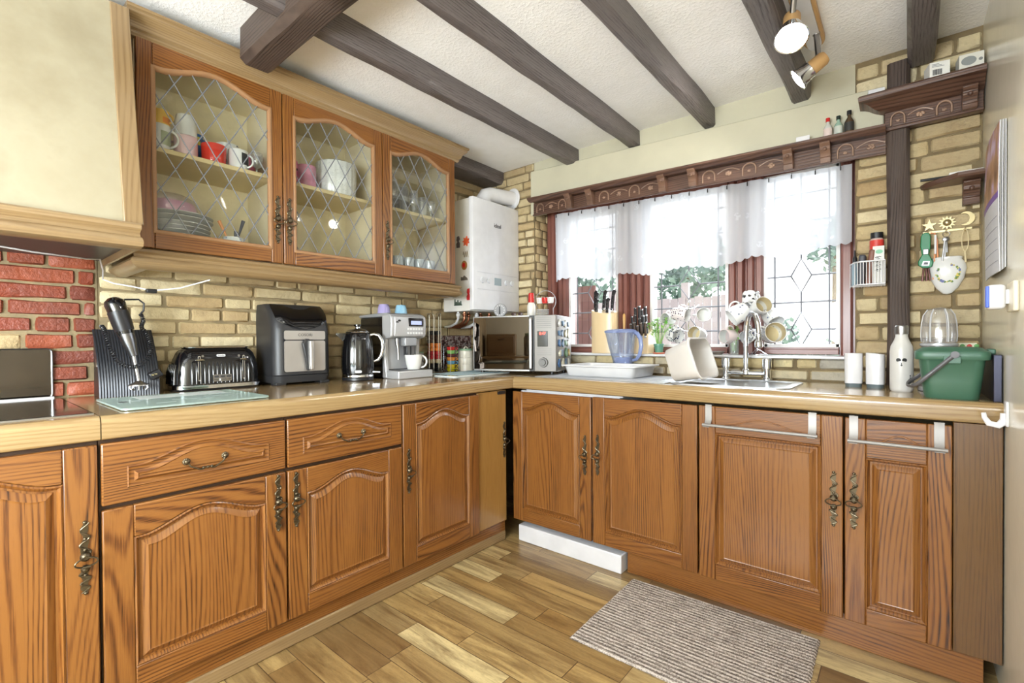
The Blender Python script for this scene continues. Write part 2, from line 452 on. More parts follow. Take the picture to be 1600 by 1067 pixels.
# window wall: brick piers, brick under the sill, cream lintel
FW = lambda u, v, d: (u, -d, v)
XL0, XR0, ZS = .344, 2.185, 1.062
mb = MB()
mb.box(XW - .1, XL0, 0, .34, 0, H, 1); mb.box(XR0, XR + .1, 0, .34, 0, H, 1)
mb.box(XL0, XR0, 0, .34, 0, ZS - .012, 1); mb.box(XL0, XR0, 0, .34, 2.12, H, 2)
bricks(mb, XW, XL0, .94, H, FW, seed=5, length=.21, course=.0585)
bricks(mb, XR0, XR, .94, H, FW, seed=11, course=.0655, length=.25, rough=.004)
bricks(mb, XL0, XR0, .94, ZS - .012, FW, seed=13, course=.056, length=.2, m=3, rough=.004)
FRV = lambda u, v, d: (XL0 + d * .5, u, v)
bricks(mb, .004, .2, ZS, 2.12, FRV, seed=9, length=.12, course=.0585, gap=.008, rough=.001)
struct(mb.build('wall_window', [cream_b, mortar_d, cream_wall, stone_b], smooth=50))
# plaster lintel face with a sloping top ledge
mb = MB(); o_ = [(XL0, 2.02), (2.29, 2.02), (2.29, 2.248), (XL0, 2.328)]
mb.prism(o_, FW, 0, .045); struct(mb.build('trim_1', cream_wall, bevel=.006))

# ceiling joists, wall plate, cross beam, post: rough hewn
def hewn(name, x0, x1, y0, y1, z0, z1, axis, mat, amp=.006, seed=0, cut=.012):
    """beam along axis with wandering chamfered arrises"""
    n = max(6, int((y1 - y0 if axis == 'y' else (x1 - x0 if axis == 'x' else z1 - z0)) / .06)); L = []
    if axis == 'y': a0, a1, b0, b1, s0, s1 = x0, x1, z0, z1, y0, y1
    elif axis == 'x': a0, a1, b0, b1, s0, s1 = y0, y1, z0, z1, x0, x1
    else: a0, a1, b0, b1, s0, s1 = x0, x1, y0, y1, z0, z1
    c = cut; sec = [(a0 + c, b0), (a1 - c, b0), (a1, b0 + c), (a1, b1), (a0, b1), (a0, b0 + c)]
    if axis != 'x': pass
    for i in range(n + 1):
        s = s0 + (s1 - s0) * i / n; lp = []
        for k, (a, b) in enumerate(sec):
            na = mn.noise(Vector((s * 3.2, k * 7.1, seed))); nb = mn.noise(Vector((s * 4.1, k * 3.3, seed + 5)))
            if axis != 'z' and k in (3, 4): nb = 0
            A, B = a + na * amp, b + nb * amp
            lp.append({'y': (A, s, B), 'x': (s, A, B), 'z': (A, B, s)}[axis])
        L.append(lp)
    mb = MB().loops(L, 0, True, True, True)
    return struct(mb.build(name, mat, smooth=40))
k = 2
for x0, x1 in ((.637, .712), (1.078, 1.138), (1.506, 1.572), (1.93, 2.012)):
    hewn('trim_%d' % k, x0, x1, YB, .0, 2.298, H, 'y', beam_m, seed=k); k += 1
hewn('trim_6', 2.368, 2.456, YB, -.03, 2.298, H, 'y', beam_m, seed=31)
hewn('trim_7', XW, .059, YB, 0, 2.312, H, 'y', beam_m, seed=17)
hewn('trim_8', .325, XR, -1.915, -1.79, 2.262, H, 'x', beam_x, seed=23, amp=.007, cut=.02)
hewn('trim_9', 2.301, 2.377, -.062, .01, .94, 2.33, 'z', post_m, seed=41, amp=.006)

# ------------------------------------------------------------------ window
win = bpy.data.objects.new('window_1', None); COL.objects.link(win); win.location = (1.3, .17, ZS); struct(win)
def wpart(mb, name, mat, **k): o = mb.build(name, mat, win, world=True, **k); o['kind'] = 'structure'; return o
Z0, Z1 = 1.118, 1.998
mb = MB()
def stile(x0, x1, ribs):
    mb.box(x0, x1, .16, .25, ZS, 2.12)
    w = (x1 - x0) / ribs
    for i in range(ribs):
        a = x0 + i * w + w * .12; b = x0 + (i + 1) * w - w * .12; c = (a + b) / 2; h = (.020, .040)[i % 2]
        pts = [(a, .16), (a, .16 - h * .6), (a + (b - a) * .2, .16 - h), (b - (b - a) * .2, .16 - h), (b, .16 - h * .6), (b, .16)]
        mb.loops([[(x, y, ZS) for x, y in pts], [(x, y, 2.12) for x, y in pts]], 0, True, True, True)
stile(XL0, .538, 4); stile(.91, 1.138, 5); stile(1.592, 1.78, 4); stile(2.111, 2.30, 3)
wpart(mb, 'frame_upright', mahog, smooth=30)
mb = MB()
for a, b in ((.538, .91), (1.138, 1.592), (1.78, 2.111)):
    mb.box(a, b, .15, .25, ZS + .003, Z0 - .012); mb.box(a, b, .135, .17, ZS + .003, ZS + .03); mb.box(a, b, .15, .25, Z1 + .01, 2.12)
wpart(mb, 'frame_rail', mahog_x, bevel=.003)
mb = MB()
for a, b in ((.538, .91), (1.138, 1.592), (1.78, 2.111)):
    for q in ((a - .004, a + .012, Z0 - .014, Z1 + .012), (b - .012, b + .004, Z0 - .014, Z1 + .012)): mb.box(q[0], q[1], .146, .2, q[2], q[3])
    mb.box(a, b, .146, .2, Z0 - .016, Z0 + .0); mb.box(a, b, .146, .2, Z1, Z1 + .014)
wpart(mb, 'glazing_bead', plain('bead_white', (226, 222, 220), .4))
for a, b in ((.538, .91), (1.138, 1.592), (1.78, 2.111)):
    wpart(MB().box(a, b, .178, .182, Z0, Z1), 'glass_pane', clear, smooth=0)
    mb = MB(); c = (a + b) / 2; r = .0044; w = b - a; y = .176
    zs = [1.195, 1.337, 1.475, 1.617, 1.757, 1.9]
    for q in (a + w * .13, b - w * .13): mb.tube([(q, y, Z0), (q, y, Z1)], r, 6)
    hw = w * .14; hh = .088
    for i, z in enumerate(zs):
        if i % 2 == 0:
            mb.tube([(a, y, z), (c - hw, y, z)], r, 6); mb.tube([(c + hw, y, z), (b, y, z)], r, 6)
            mb.tube([(c - hw, y, z), (c, y, z + hh), (c + hw, y, z), (c, y, z - hh)], r, 6, closed=True)
        else: mb.tube([(a, y, z), (b, y, z)], r, 6)
    for q0, q1 in ((Z0, zs[0] - hh), (zs[0] + hh, zs[2] - hh), (zs[2] + hh, zs[4] - hh), (zs[4] + hh, Z1)):
        if q1 > q0: mb.tube([(c, y, q0), (c, y, q1)], r, 6)
    wpart(mb, 'lead_lattice', lead)
o = wpart(MB().box(XL0, XR0 + .0, -.022, .16, ZS - .014, ZS), 'window_sill', white_pl, bevel=.004)

# skirting-free floor edge: garden outside
grass = plain('garden_paving', (206, 206, 196), .9, bumpy=.01, var=.2)
struct(MB().box(-6, 9, .5, 14, -.25, -.15).build('ground', grass))
# ------------------------------------------------------------------ fitted units
def FU(kind, o):
    """door frame of reference: u across, v up, d out of the face. 'L' faces +x, 'R' faces -y"""
    ox, oy, oz = o
    if kind == 'L': return lambda u, v, d: (ox + d, oy + u, oz + v)
    return lambda u, v, d: (ox + u, oy - d, oz + v)

def opening(w, h, sl, sr, sb, st, amp, inset, n=22):
    """arched opening outline, anticlockwise from bottom left; inset shrinks it"""
    x0, x1, y0 = sl + inset, w - sr - inset, sb + inset
    pts = [(x0, y0), (x1, y0)]
    c = (x0 + x1) / 2; hw = (x1 - x0) / 2; base = h - st - amp - inset
    for i in range(n + 1):
        x = x1 - (x1 - x0) * i / n; s = (x - c) / hw
        bump = (.5 * (1 + math.cos(PI * min(1, abs(s) / .90)))) ** .85
        pts.append((x, base + amp * bump))
    return pts

def panel_door(kind, o, w, h, parent, mats, name='door', S=.072, st=.045, amp=.05, glazed=False, th=.02, sb=None, lip=.0):
    f = FU(kind, o); sb = sb or S
    up_m, lev_m, pan_m = mats
    n = 22
    # frame: stiles (slot 0), rails (slot 1)
    mb = MB()
    op = opening(w, h, S, S, sb, st, amp, 0, n)
    for a, b in ((0, S), (w - S, w)):
        mb.prism([(a, 0), (b, 0), (b, h), (a, h)], f, 0, th, 0)
    mb.prism([(S, 0), (w - S, 0), (w - S, sb), (S, sb)], f, 0, th, 1)
    arch = [op[i] for i in range(2, len(op))]
    mb.prism([(w - S, h), (S, h)] + arch[::-1], f, 0, th, 1)
    d = mb.build(name, [up_m, lev_m], parent, world=True, bevel=.0035, smooth=30)
    # moulded edge and raised field
    L = []
    if glazed: steps = ((-.006, th + .0004), (-.002, th + .0035), (.003, th + .0035), (.009, th - .002), (.011, .006))
    else: steps = ((0, th - .0005), (.004, th + .002), (.008, th - .002), (.012, th - .010), (.017, th - .010), (.021, th - .007), (.034, th - .0005), (.037, th - .002), (.040, th - .002))
    for ins, dd in steps:
        q = opening(w, h, S, S, sb, st, amp, ins, n)
        L.append([f(u, v, dd) for u, v in q])
    if glazed:
        MB().loops(L, 0, True, False).build('glazing_moulding', plain('pale_bead', (150, 112, 78), .35), d, world=True, smooth=50)
        q = opening(w, h, S, S, sb, st, amp, .008, n)
        MB().prism(q, f, .007, .010).build('glass', cabglass, d, world=True, smooth=0)
        mb = MB(); x0, x1, y0, y1 = S + .008, w - S - .008, sb + .008, h - st - .008
        px, pz = .094, .162; cx, cz = w / 2, (y0 + y1) / 2
        def top(x):
            c = w / 2; hw = (x1 - x0) / 2; s = (x - c) / hw
            return h - st - amp - .008 + amp * (.5 * (1 + math.cos(PI * min(1, abs(s) / .90)))) ** .85
        for sg in (1, -1):
            for i in range(-8, 9):
                pts = []
                for k in range(121):
                    x = x0 + (x1 - x0) * k / 120; z = cz + sg * (x - cx) * pz / px + i * pz
                    if y0 <= z <= top(x): pts.append((x, z))
                if len(pts) > 3:
                    mb.tube([f(pts[0][0], pts[0][1], .0112), f(pts[-1][0], pts[-1][1], .0112)], .0022, 5)
        mb.build('lead_lattice', lead, d, world=True)
    else:
        nn = len(L); MB().loops(L, 0, True, True).build('raised_panel', pan_m, d, world=True, smooth=28)
    return d

def drop_handle(kind, o, parent, ln=.2, k=1.0):
    """pierced scroll backplate with a swinging bow"""
    f = FU(kind, o); mb = MB()
    def scroll(v0, v1, sg, r=.0125):
        pts = []
        for i in range(26):
            t = i / 25; v = v0 + (v1 - v0) * t
            pts.append(f(sg * r * math.sin(t * 2.2 * 2 * PI) * (1 - .3 * t), v, .003 + .001 * math.cos(t * 20)))
        mb.tube(pts, [.0026 * (1.25 - .6 * i / 25) for i in range(26)], 6)
    scroll(.012, ln * .52, 1); scroll(-.03, -ln * .44, -1)
    for va, vb in ((.0, ln * .54), (-.012, -ln * .46)):
        pr = [(.0045 + .0065 * abs(math.sin(i / 16 * 3 * PI)) * (1 - i / 24), va + (vb - va) * i / 16) for i in range(17)]
        pts = pr + [(-a + .004 * math.sin(i * .9), b) for i, (a, b) in list(enumerate(pr))[::-1]]
        mb.prism(pts, f, 0, .0022)
    for v, r in ((ln * .53, .005), (ln * .30, .0045), (-ln * .2, .0045), (-ln * .45, .005), (ln * .15, .0055)):
        mb.ball(f(0, v, .002), r, 6, 0)
    mb.ball(f(0, .012, .006), .0125, 8); mb.ball(f(0, -.022, .004), .0105, 8)
    mb.cyl(f(0, .012, .003), f(0, .012, .018), .0055, n=12)
    bow = [f(.024 * math.sin(a), -.006 - .012 * math.cos(a) + .006, .016 + .006 * abs(math.sin(a))) for a in [2 * PI * i / 24 for i in range(24)]]
    mb.tube(bow, .0023, 6, closed=True)
    mb.cyl(f(-.008, -.013, .02), f(.008, -.013, .02), .004, n=10)
    return mb.build('handle', brassy, parent, world=True)
def bail_handle(kind, o, parent):
    f = FU(kind, o); mb = MB()
    for sg in (1, -1):
        for i in range(9):
            a = 2 * PI * i / 9; mb.ball(f(sg * .055 + .007 * math.cos(a), .012 + .007 * math.sin(a), .004), .0045, 5)
        mb.ball(f(sg * .055, .012, .008), .008, 6)
    pts = []
    for i in range(25):
        t = -1 + 2 * i / 24; pts.append(f(t * .052, .010 - .024 * (1 - t ** 6) + .003 * math.cos(t * 9), .014 + .006 * (1 - t * t)))
    mb.tube(pts, .0027, 7)
    for q in (-.012, 0, .012): mb.ball(f(q, -.013, .019), .0048, 6)
    return mb.build('handle', brassy, parent, world=True)
def drawer_front(o, w, h, parent):
    f = FU('L', o); mb = MB()
    mb.prism([(0, 0), (w, 0), (w, h), (0, h)], f, 0, .02, 0)
    d = mb.build('drawer', drawer_y, parent, world=True, bevel=.0045, smooth=30)
    L = []
    for ins, dd in ((-.005, .0195), (-.001, .0225), (.004, .0205), (.007, .0202), (.012, .0205), (.020, .0275), (.023, .0255), (.028, .0255)):
        q = opening(w, h, .062, .062, .045, .030, .048, ins, 22); L.append([f(u, v, dd) for u, v in q])
    MB().loops(L, 0, True, True).build('raised_panel', drawer_y, d, world=True, smooth=28)
    bail_handle('L', (o[0] + .023, o[1] + w / 2, o[2] + h / 2 - .012), d)
    return d

mL = (oak_zy, oak_yz, panel_y); mR = (oak_zx, oak_xz, panel_x)
XD = .598; U = .5225
def left_unit(y0, w, label, handle_side, drawer, hz=.555, group='oak base units along the side wall'):
    t = thing('base_unit', label, 'cabinet', (XD, y0 + w / 2, 0), group=group)
    MB().box(XW + .06, XD - .002, y0, y0 + w, .116, ZB - .002).build('carcass', plain('carcass_gap_shade', (64, 42, 26), .6), t, world=True)  # dark brown paints the shade of the gaps between doors and drawers
    g = .0025
    dh = .552 if drawer else .742
    d = panel_door('L', (XD, y0 + g, .118), w - 2 * g, dh, t, mL)
    hy = y0 + .032 if handle_side < 0 else y0 + w - .032
    drop_handle('L', (XD + .02, hy, hz), d)
    if drawer: drawer_front((XD, y0 + g, .683), w - 2 * g, .178, t)
    return t
left_unit(-2.93, .5195, 'oak base cupboard at the left edge, below the black hob', 1, False, .545)
left_unit(-2.408, .522, 'oak base unit with a wide drawer, below the black toaster', 1, True, .556)
left_unit(-1.884, .5185, 'oak base unit with the narrower looking drawer, below the air fryer and kettle', -1, True, .552)
left_unit(-1.3635, .4985, 'oak base cupboard with one tall door, below the coffee machine', -1, False, .545)
t = thing('corner_post_panel', 'plain pale oak filler panel in the inner corner of the units', 'cabinet panel', (XD, -.75, 0))
MB().box(XD - .05, XD + .004, -.864, -.628, .118, .866).build('panel', wood('pale_oak_panel', 'z', 'y', (lin(156, 118, 64), lin(136, 96, 44), lin(96, 62, 26)), rings=3, contrast=.6), t, world=True, bevel=.002)
drop_handle('L', (XD + .004, -.645, .575), t)
MB().box(XD + .004, XD + .012, -.70, -.64, .845, .862).build('hinge_plate', blackp, t, world=True)
# plinth of the side run
t = thing('kickboard', 'oak kickboard under the units of the side wall', 'kickboard', (.58, -1.7, 0))
MB().box(.565, .583, -2.93, -.62, 0, .118).build('board', oak_yz, t, world=True, bevel=.002)
MB().box(.578, .590, -2.93, -.62, 0, .052).build('floor_moulding', top_y if False else trim_y, t, world=True, bevel=.006)

# front run under the window
YD = -.565
def front_unit(x0, w, label, hx, hz=.55, ring=True, S=.068, group='oak doors under the sink'):
    t = thing('base_unit', label, 'cabinet', (x0 + w / 2, YD, 0), group='oak base units under the window')
    g = .0025
    if x0 > 1.5: MB().box(x0 + .004, x0 + w - .004, YD + .002, -.03, .13, .14).build('carcass_floor', trim_z, t, world=True)
    return t
def front_door(t, x0, w, z0, h, hx, hz, amp=.05, st=.045, S=.068, ycor=YD):
    d = panel_door('R', (x0, ycor, z0), w, h, t, mR, S=S, st=st, amp=amp)
    drop_handle('R', (hx, ycor - .02, hz), d)
    return d
t = front_unit(.612, .525, 'oak door in the inner corner, hiding the white appliance', 1.1)
front_door(t, .618, .515, .118, .737, 1.098, .548)
t = front_unit(1.14, .528, 'oak base unit below the dish tray and washing-up bowl', 1.18)
front_door(t, 1.142, .522, .118, .740, 1.172, .56)
t = front_unit(1.668, .523, 'wide oak base unit below the tap with a steel towel rail', 2.16)
front_door(t, 1.671, .517, .116, .744, 2.160, .545, amp=0, st=.115)
t = front_unit(2.192, .292, 'narrow oak base unit with strong swirling grain below the white bottle', 2.22)
front_door(t, 2.193, .289, .116, .742, 2.221, .55, amp=0, st=.14, S=.062)
t = thing('end_panel', 'plain brown oak end panel between the last door and the side wall', 'cabinet panel', (2.54, YD, 0))
MB().box(2.484, 2.598, YD - .016, YD + .03, .118, .870).build('panel', wood('brown_oak_panel', 'z', 'x', (lin(98, 68, 32), lin(74, 47, 20), lin(44, 26, 10)), rings=3, board=.07, contrast=.6), t, world=True, bevel=.002)
t = thing('kickboard', 'darker oak kickboard under the window run behind the mat', 'kickboard', (1.9, -.53, 0))
MB().box(1.31, 2.56, -.54, -.522, 0, .116).build('board', oak_xz, t, world=True, bevel=.002)
# built-in appliance body behind the two corner doors
t = thing('dishwasher', 'white built-in appliance showing its base panel below the corner doors', 'appliance', (.97, -.4, 0))
MB().box(.655, 1.28, -.555, -.05, .15, .862).build('body', white_en, t, world=True, bevel=.004)
MB().box(.655, 1.298, -.585, -.10, .0, .092).build('base_panel', white_en, t, world=True, bevel=.005)
MB().box(.70, 1.30, -.560, -.30, .862, .868).build('top_strip', white_en, t, world=True)

# arched relief carved on the two flat rails
for i, (x0, x1, z) in enumerate(((1.78, 2.06, .80), (2.28, 2.42, .79))):
    mb = MB(); c = (x0 + x1) / 2; hw = (x1 - x0) / 2
    pts = [(c + hw * s / 12, YD - .0195, z - .014 + .03 * .5 * (1 + math.cos(PI * s / 12))) for s in range(-12, 13)]
    mb.tube(pts, .0035, 6); mb.build('rail_moulding', oak_xz, [o for o in COL.objects if o.get('category') == 'cabinet' and o.location.x > 1.8][i], world=True)

# over-door towel rails
rail_m = plain('satin_rail_steel', (140, 136, 132), .42, .35)
for i, (x0, x1, z, lab) in enumerate(((1.705, 2.105, .782, 'steel towel rail hooked over the wide door below the tap'), (2.212, 2.462, .780, 'shorter steel towel rail hooked over the narrow right-hand door'))):
    t = thing('towel_rail', lab, 'towel rail', ((x0 + x1) / 2, YD - .03, z + .03), group='towel rails over the doors')
    mb = MB(); mb.cyl((x0 - .008, YD - .052, z), (x1 + .008, YD - .052, z), .0065, n=14); mb.build('bar', rail_m, t, world=True)
    for x in (x0 + .008, x1 - .012):
        mb = MB(); w = .013
        pr = [(YD - .0225, .866), (YD - .0225, z + .02), (YD - .034, z + .002), (YD - .058, z - .006), (YD - .058, z - .008), (YD - .032, z - .001), (YD - .0205, z + .02), (YD - .0205, .8635), (YD + .002, .8635), (YD + .002, .866)]
        mb.prism([(a, b) for a, b in pr], lambda u, v, d: (d, u, v), x - w, x + w); mb.build('hook', rail_m, t, world=True)

# ------------------------------------------------------------------ worktops
def nosing(y_or_x, back):
    """rounded front section: (out, z) pairs"""
    r = .022; p = [(back, ZT), (back, ZB)]
    F = y_or_x
    for a in range(0, 91, 15): p.append((F - .008 + .008 * math.sin(math.radians(a)), ZB + .008 - .008 * math.cos(math.radians(a))))
    for a in range(0, 91, 10): p.append((F - r + r * math.cos(math.radians(a)), ZT - r + r * math.sin(math.radians(a))))
    return p
mb = MB(); pr = nosing(.622, XW)
mb.prism(pr, lambda a, b, d: (a, d, b), -2.404, -.004)
tag(mb.build('worktop', top_y, smooth=40), 'pale wood-effect worktop along the side wall carrying the toaster and kettle', 'worktop')
mb = MB(); mb.prism(pr, lambda a, b, d: (a, d, b), -3.1, -2.4065)
tag(mb.build('worktop', top_y, smooth=40), 'pale wood-effect worktop section carrying the black hob', 'worktop')
mb = MB(); pr = nosing(-.588, -.003)
pr = [(-abs(a) if a > 0 else a, b) for a, b in pr]
F = .588; pr = [(-.003, ZT), (-.003, ZB)]
for a in range(0, 91, 15): pr.append((-(F - .008 + .008 * math.sin(math.radians(a))), ZB + .008 - .008 * math.cos(math.radians(a))))
for a in range(0, 91, 10): pr.append((-(F - .022 + .022 * math.cos(math.radians(a))), ZT - .022 + .022 * math.sin(math.radians(a))))
mb.prism(pr, lambda a, b, d: (d, a, b), .6235, XR - .004)
tag(mb.build('worktop', top_x, smooth=40), 'pale wood-effect worktop under the window around the sink', 'worktop')
tag(MB().box(.55, .552, -.60, -.59, ZB, ZT).build('joint_strip', black_gap), 'thin joint strip on the worktop mitre in the corner', 'strip') if False else None

# ------------------------------------------------------------------ wall units
UY0, UW = -2.233, .5245
XU = .21
for i, lab in enumerate(('leaded glass wall unit holding mugs above a stack of plates', 'leaded glass wall unit in the middle with a white floral tin', 'leaded glass wall unit nearest the boiler holding drinking glasses')):
    y0 = UY0 + i * UW; y1 = y0 + UW; t = thing('wall_unit', lab, 'wall cabinet', (XU, y0 + UW / 2, 1.495), group='leaded glass wall units')
    mb = MB(); x0 = XW + .014
    mb.box(x0, XU - .001, y0, y0 + .016, 1.495, 2.264); mb.box(x0, XU - .001, y1 - .016, y1, 1.495, 2.264)
    mb.box(x0, XU - .001, y0 + .016, y1 - .016, 1.495, 1.513); mb.box(x0, XU - .001, y0 + .016, y1 - .016, 2.246, 2.264)
    mb.build('carcass', plain('pale_lining', (234, 220, 188), .5), t, world=True)
    MB().box(x0 - .003, x0 + .003, y0 + .016, y1 - .016, 1.513, 2.246).build('back_panel', plain('lumpy_cream_plaster', (240, 228, 196), .8, bumpy=.02, bscale=14, var=.12), t, world=True)
    MB().box(x0 + .004, XU - .03, y0 + .017, y1 - .017, 1.875, 1.893).build('shelf', plain('pale_shelf', (216, 196, 150), .4), t, world=True, bevel=.002)
    d = panel_door('L', (XU, y0 + .002, 1.497), UW - .004, .765, t, (oak_zy, oak_yz, panel_y), S=.05, st=.045, amp=.05, glazed=True, sb=.062)
    hy = y1 - .026 if i == 0 else y0 + .026
    drop_handle('L', (XU + .02, hy, 1.68), d, ln=.205)
def corn(prof, ya, yb, name, label, cat, right_end=True, ret=None):
    """moulding with a mitred return at the +y end"""
    t = thing(name, label, cat, (XU, (ya + yb) / 2, prof[0][1]))
    mb = MB(); xb = XW + .014
    L = []
    for st_ in range(3):
        lp = []
        for o_, z in prof:
            if st_ == 0: lp.append((XU + o_, ya - (o_ if ret else 0), z))
            elif st_ == 1: lp.append((XU + o_, yb + o_, z))
            else: lp.append((xb, yb + o_, z))
        L.append(lp)
    if ret: L = [[(xb, ya - o_, z) for o_, z in prof]] + L
    mb.loops(L, 0, True, True, True)
    mb.build('moulding', trim_y, t, world=True, smooth=32)
    return t
prof = [(-.012, 2.252), (.022, 2.252), (.030, 2.262), (.030, 2.270), (.040, 2.276), (.044, 2.288), (.052, 2.300), (.066, 2.308), (.074, 2.316), (.074, 2.324), (.082, 2.328), (.084, 2.338), (.078, 2.342), (-.012, 2.342)]
corn([(a * .85, b) for a, b in prof], UY0 - .03, UY0 + 3 * UW + .006, 'cornice', 'pale oak cornice running along the top of the wall units', 'cornice')
prof = [(-.02, 1.494), (.018, 1.494), (.030, 1.488), (.034, 1.478), (.026, 1.470), (.024, 1.460), (.032, 1.452), (.036, 1.442), (.030, 1.432), (.018, 1.424), (.008, 1.418), (-.02, 1.418)]
corn(prof, UY0 + .012, UY0 + 3 * UW + .004, 'light_pelmet', 'pale oak moulding running under the wall units', 'pelmet', ret=True)

# cooker hood
t = thing('cooker_hood', 'tall cream cooker hood canopy with a pale oak surround', 'cooker hood', (.3, -2.68, 1.53))
def hx(z): return .452 - (z - 1.53) * .19
HY = -2.262
for a, b in ((HY - .052, HY), (-3.12, -3.07)):
    mb = MB(); mb.loops([[(hx(z), a, z), (hx(z), b, z), (XW + .03, b, z), (XW + .03, a, z)] for z in (1.53, H - .1)], 0, True, True, True)
    mb.build('side_post', trim_z, t, world=True, bevel=.003)
mb = MB(); mb.loops([[(hx(z) - .006, -3.07, z), (hx(z) - .006, HY - .052, z), (XW + .03, HY - .052, z), (XW + .03, -3.07, z)] for z in (1.53, H - .1)], 0, True, True, True)
tt = NT('parchment_panel'); v, _ = tt.obj(); nz = tt.noise(v, 4, 5, .6)
tt.bsdf(tt.ramp(nz, [(.3, lin(142, 131, 106)), (.55, lin(158, 149, 125)), (.8, lin(150, 140, 115))]), .5); mb.build('cream_panel', tt.mat, t, world=True)
prof = [(-.03, 1.532), (.012, 1.532), (.018, 1.526), (.018, 1.514), (.012, 1.508), (.006, 1.500), (.010, 1.490), (.022, 1.484), (.026, 1.478), (.030, 1.470), (.026, 1.456), (.012, 1.450), (-.03, 1.450)]
mb = MB(); L = []
for (ya, hxx) in ((0, 0),):
    X = .452
    L = [[(X + o_, -3.12, z) for o_, z in prof], [(X + o_, HY - .014 + o_ * .2, z) for o_, z in prof], [(XW + .03, HY - .014 + o_ * .2, z) for o_, z in prof]]
mb.loops(L, 0, True, True, True).build('canopy_moulding', trim_y, t, world=True, smooth=32)
MB().box(XW + .03, .43, -3.1, HY - .02, 1.475, 1.50).build('underside', greyp, t, world=True)
# ------------------------------------------------------------------ opposite end of the kitchen (mirrored in the microwave door)
struct(MB().box(XW - .1, 1.95, YB - .1, YB, 0, H).build('wall_back', cream_wall))
t = thing('base_unit', 'oak base unit on the far side of the kitchen, mirrored in the microwave door', 'cabinet', (.6, -3.9, 0))
MB().box(XW + .01, 1.3, YB + .01, -3.93, .10, .87).build('carcass', oak_zx, t, world=True)
for i in range(2):
    a = XW + .06 + .68 * i
    FB = lambda u, v, d, a=a: (a + .66 - u, -3.93 + d, .12 + v)
    d_ = MB().prism([(0, 0), (.66, 0), (.66, .74), (0, .74)], FB, 0, .02).build('door', oak_zx, t, world=True, bevel=.004)
    L = []
    for ins, dd in ((0, .0205), (.006, .014), (.03, .016), (.045, .022)):
        L.append([FB(u, v, dd) for u, v in opening(.66, .74, .08, .08, .08, .06, .06, ins, 22)])
    MB().loops(L, 0, True, True).build('raised_panel', panel_x, d_, world=True)
tag(MB().box(XW + .01, 1.34, YB + .01, -3.90, .872, .94).build('worktop', top_x, bevel=.01), 'pale worktop on the far side of the kitchen, mirrored in the microwave door', 'worktop')
t = thing('bread_bin', 'pale oak bread cupboard mirrored in the microwave door', 'bread bin', (.13, -4.2, .9402))
MB().box(-.2, .2, -.15, .15, 0, .30).build('body', trim_z, t, bevel=.006); MB().box(-.18, .18, .15, .158, .04, .27).build('door', trim_z, t, bevel=.003)
mb = MB(); mb.tube([(-.04, .158, .23), (-.03, .178, .222), (.03, .178, .222), (.04, .158, .23)], .004, 6); mb.build('handle', brassy, t)
t = thing('storage_jar', 'large glass jar with a green lid mirrored in the microwave door', 'jar', (.52, -4.15, .9402))
MB().lathe([(.07, 0), (.08, .01), (.08, .25), (.06, .28)], n=24).build('jar', plain('jar_dark', (120, 118, 108), .08, var=.4), t); MB().lathe([(.065, .28), (.065, .31), (1e-4, .312)], n=24).build('lid', plain('pale_green_lid', (140, 172, 140), .4), t)
t = thing('oven_glove', 'patterned oven glove hanging on the far wall, mirrored in the microwave door', 'oven glove', (.82, YB + .03, 1.35))
mb = MB(); mb.prism([(-.07, -.30), (.07, -.30), (.085, -.12), (.08, .0), (.03, .04), (-.05, .03), (-.08, -.06), (-.12, -.04), (-.15, -.09), (-.09, -.16)], lambda u, v, d: (u, d, v), 0, .03)
mb.build('glove', spotted_cloth if 'spotted_cloth' in globals() else plain('glove_cloth', (196, 196, 190), .9, var=.4), t, bevel=.008)
# ------------------------------------------------------------------ carved mantel shelves over the window
def arch_relief(mb, cx, z0, w, h, y, r=.0042):
    pts = [(cx - w / 2, y, z0)] + [(cx - w / 2 * math.cos(PI * i / 12), y, z0 + h * .5 + h * .5 * math.sin(PI * i / 12)) for i in range(13)] + [(cx + w / 2, y, z0)]
    mb.tube(pts, r, 6)
def leaf_relief(mb, cx, cz, s, y, rnd):
    for k in range(7):
        a = 2 * PI * k / 7 + rnd.random(); mb.ball((cx + s * .6 * math.cos(a), y, cz + s * .45 * math.sin(a)), s * .38, 5, 0, 1, .5, .8)
    mb.ball((cx, y, cz), s * .42, 6, 0, 1, .8, 1)
def carving(mb, x0, x1, z0, z1, y, seed=0, slope=0.0, xr=.4, pitch=.108):
    rnd = random.Random(seed); n = max(1, round((x1 - x0) / pitch)); w = (x1 - x0) / n; h = z1 - z0
    for i in range(n):
        cx = x0 + w * (i + .5); dz = -slope * (cx - xr)
        if i % 2 == 0:
            arch_relief(mb, cx, z0 + .004 + dz, w * .62, h * .86, y); leaf_relief(mb, cx, z0 + h * .36 + dz, h * .14, y, rnd)
        else:
            leaf_relief(mb, cx, z0 + h * .45 + dz, h * .26, y, rnd)
            mb.tube([(cx - w * .55 + w * 1.1 * k / 10, y, z0 + h * (.55 + .28 * math.sin(PI * k / 10)) + dz) for k in range(11)], .0026, 5)
def corbel(mb, x, w, zt, zb, yf, yb):
    pr = [(yb, zt), (yf, zt), (yf - .004, zt - .008), (yf + .004, zt - .016), (yf + .010, zt - .022), (yf + .010, zt - .034), (yf + .022, zt - .044),
          (yf + .03, zt - .062), (yf + .026, zt - .068), (yf + .034, zb), (yb, zb)]
    mb.prism(pr, lambda a, b, d: (d, a, b), x - w / 2, x + w / 2)
    mb.ball((x, yf + .012, zt - .032), .009, 6)
SL = .034
zs = lambda x: 2.100 - SL * (x - .4)
t = thing('mantel_shelf', 'long carved dark oak shelf running over the window', 'shelf', (1.34, -.02, 2.05))
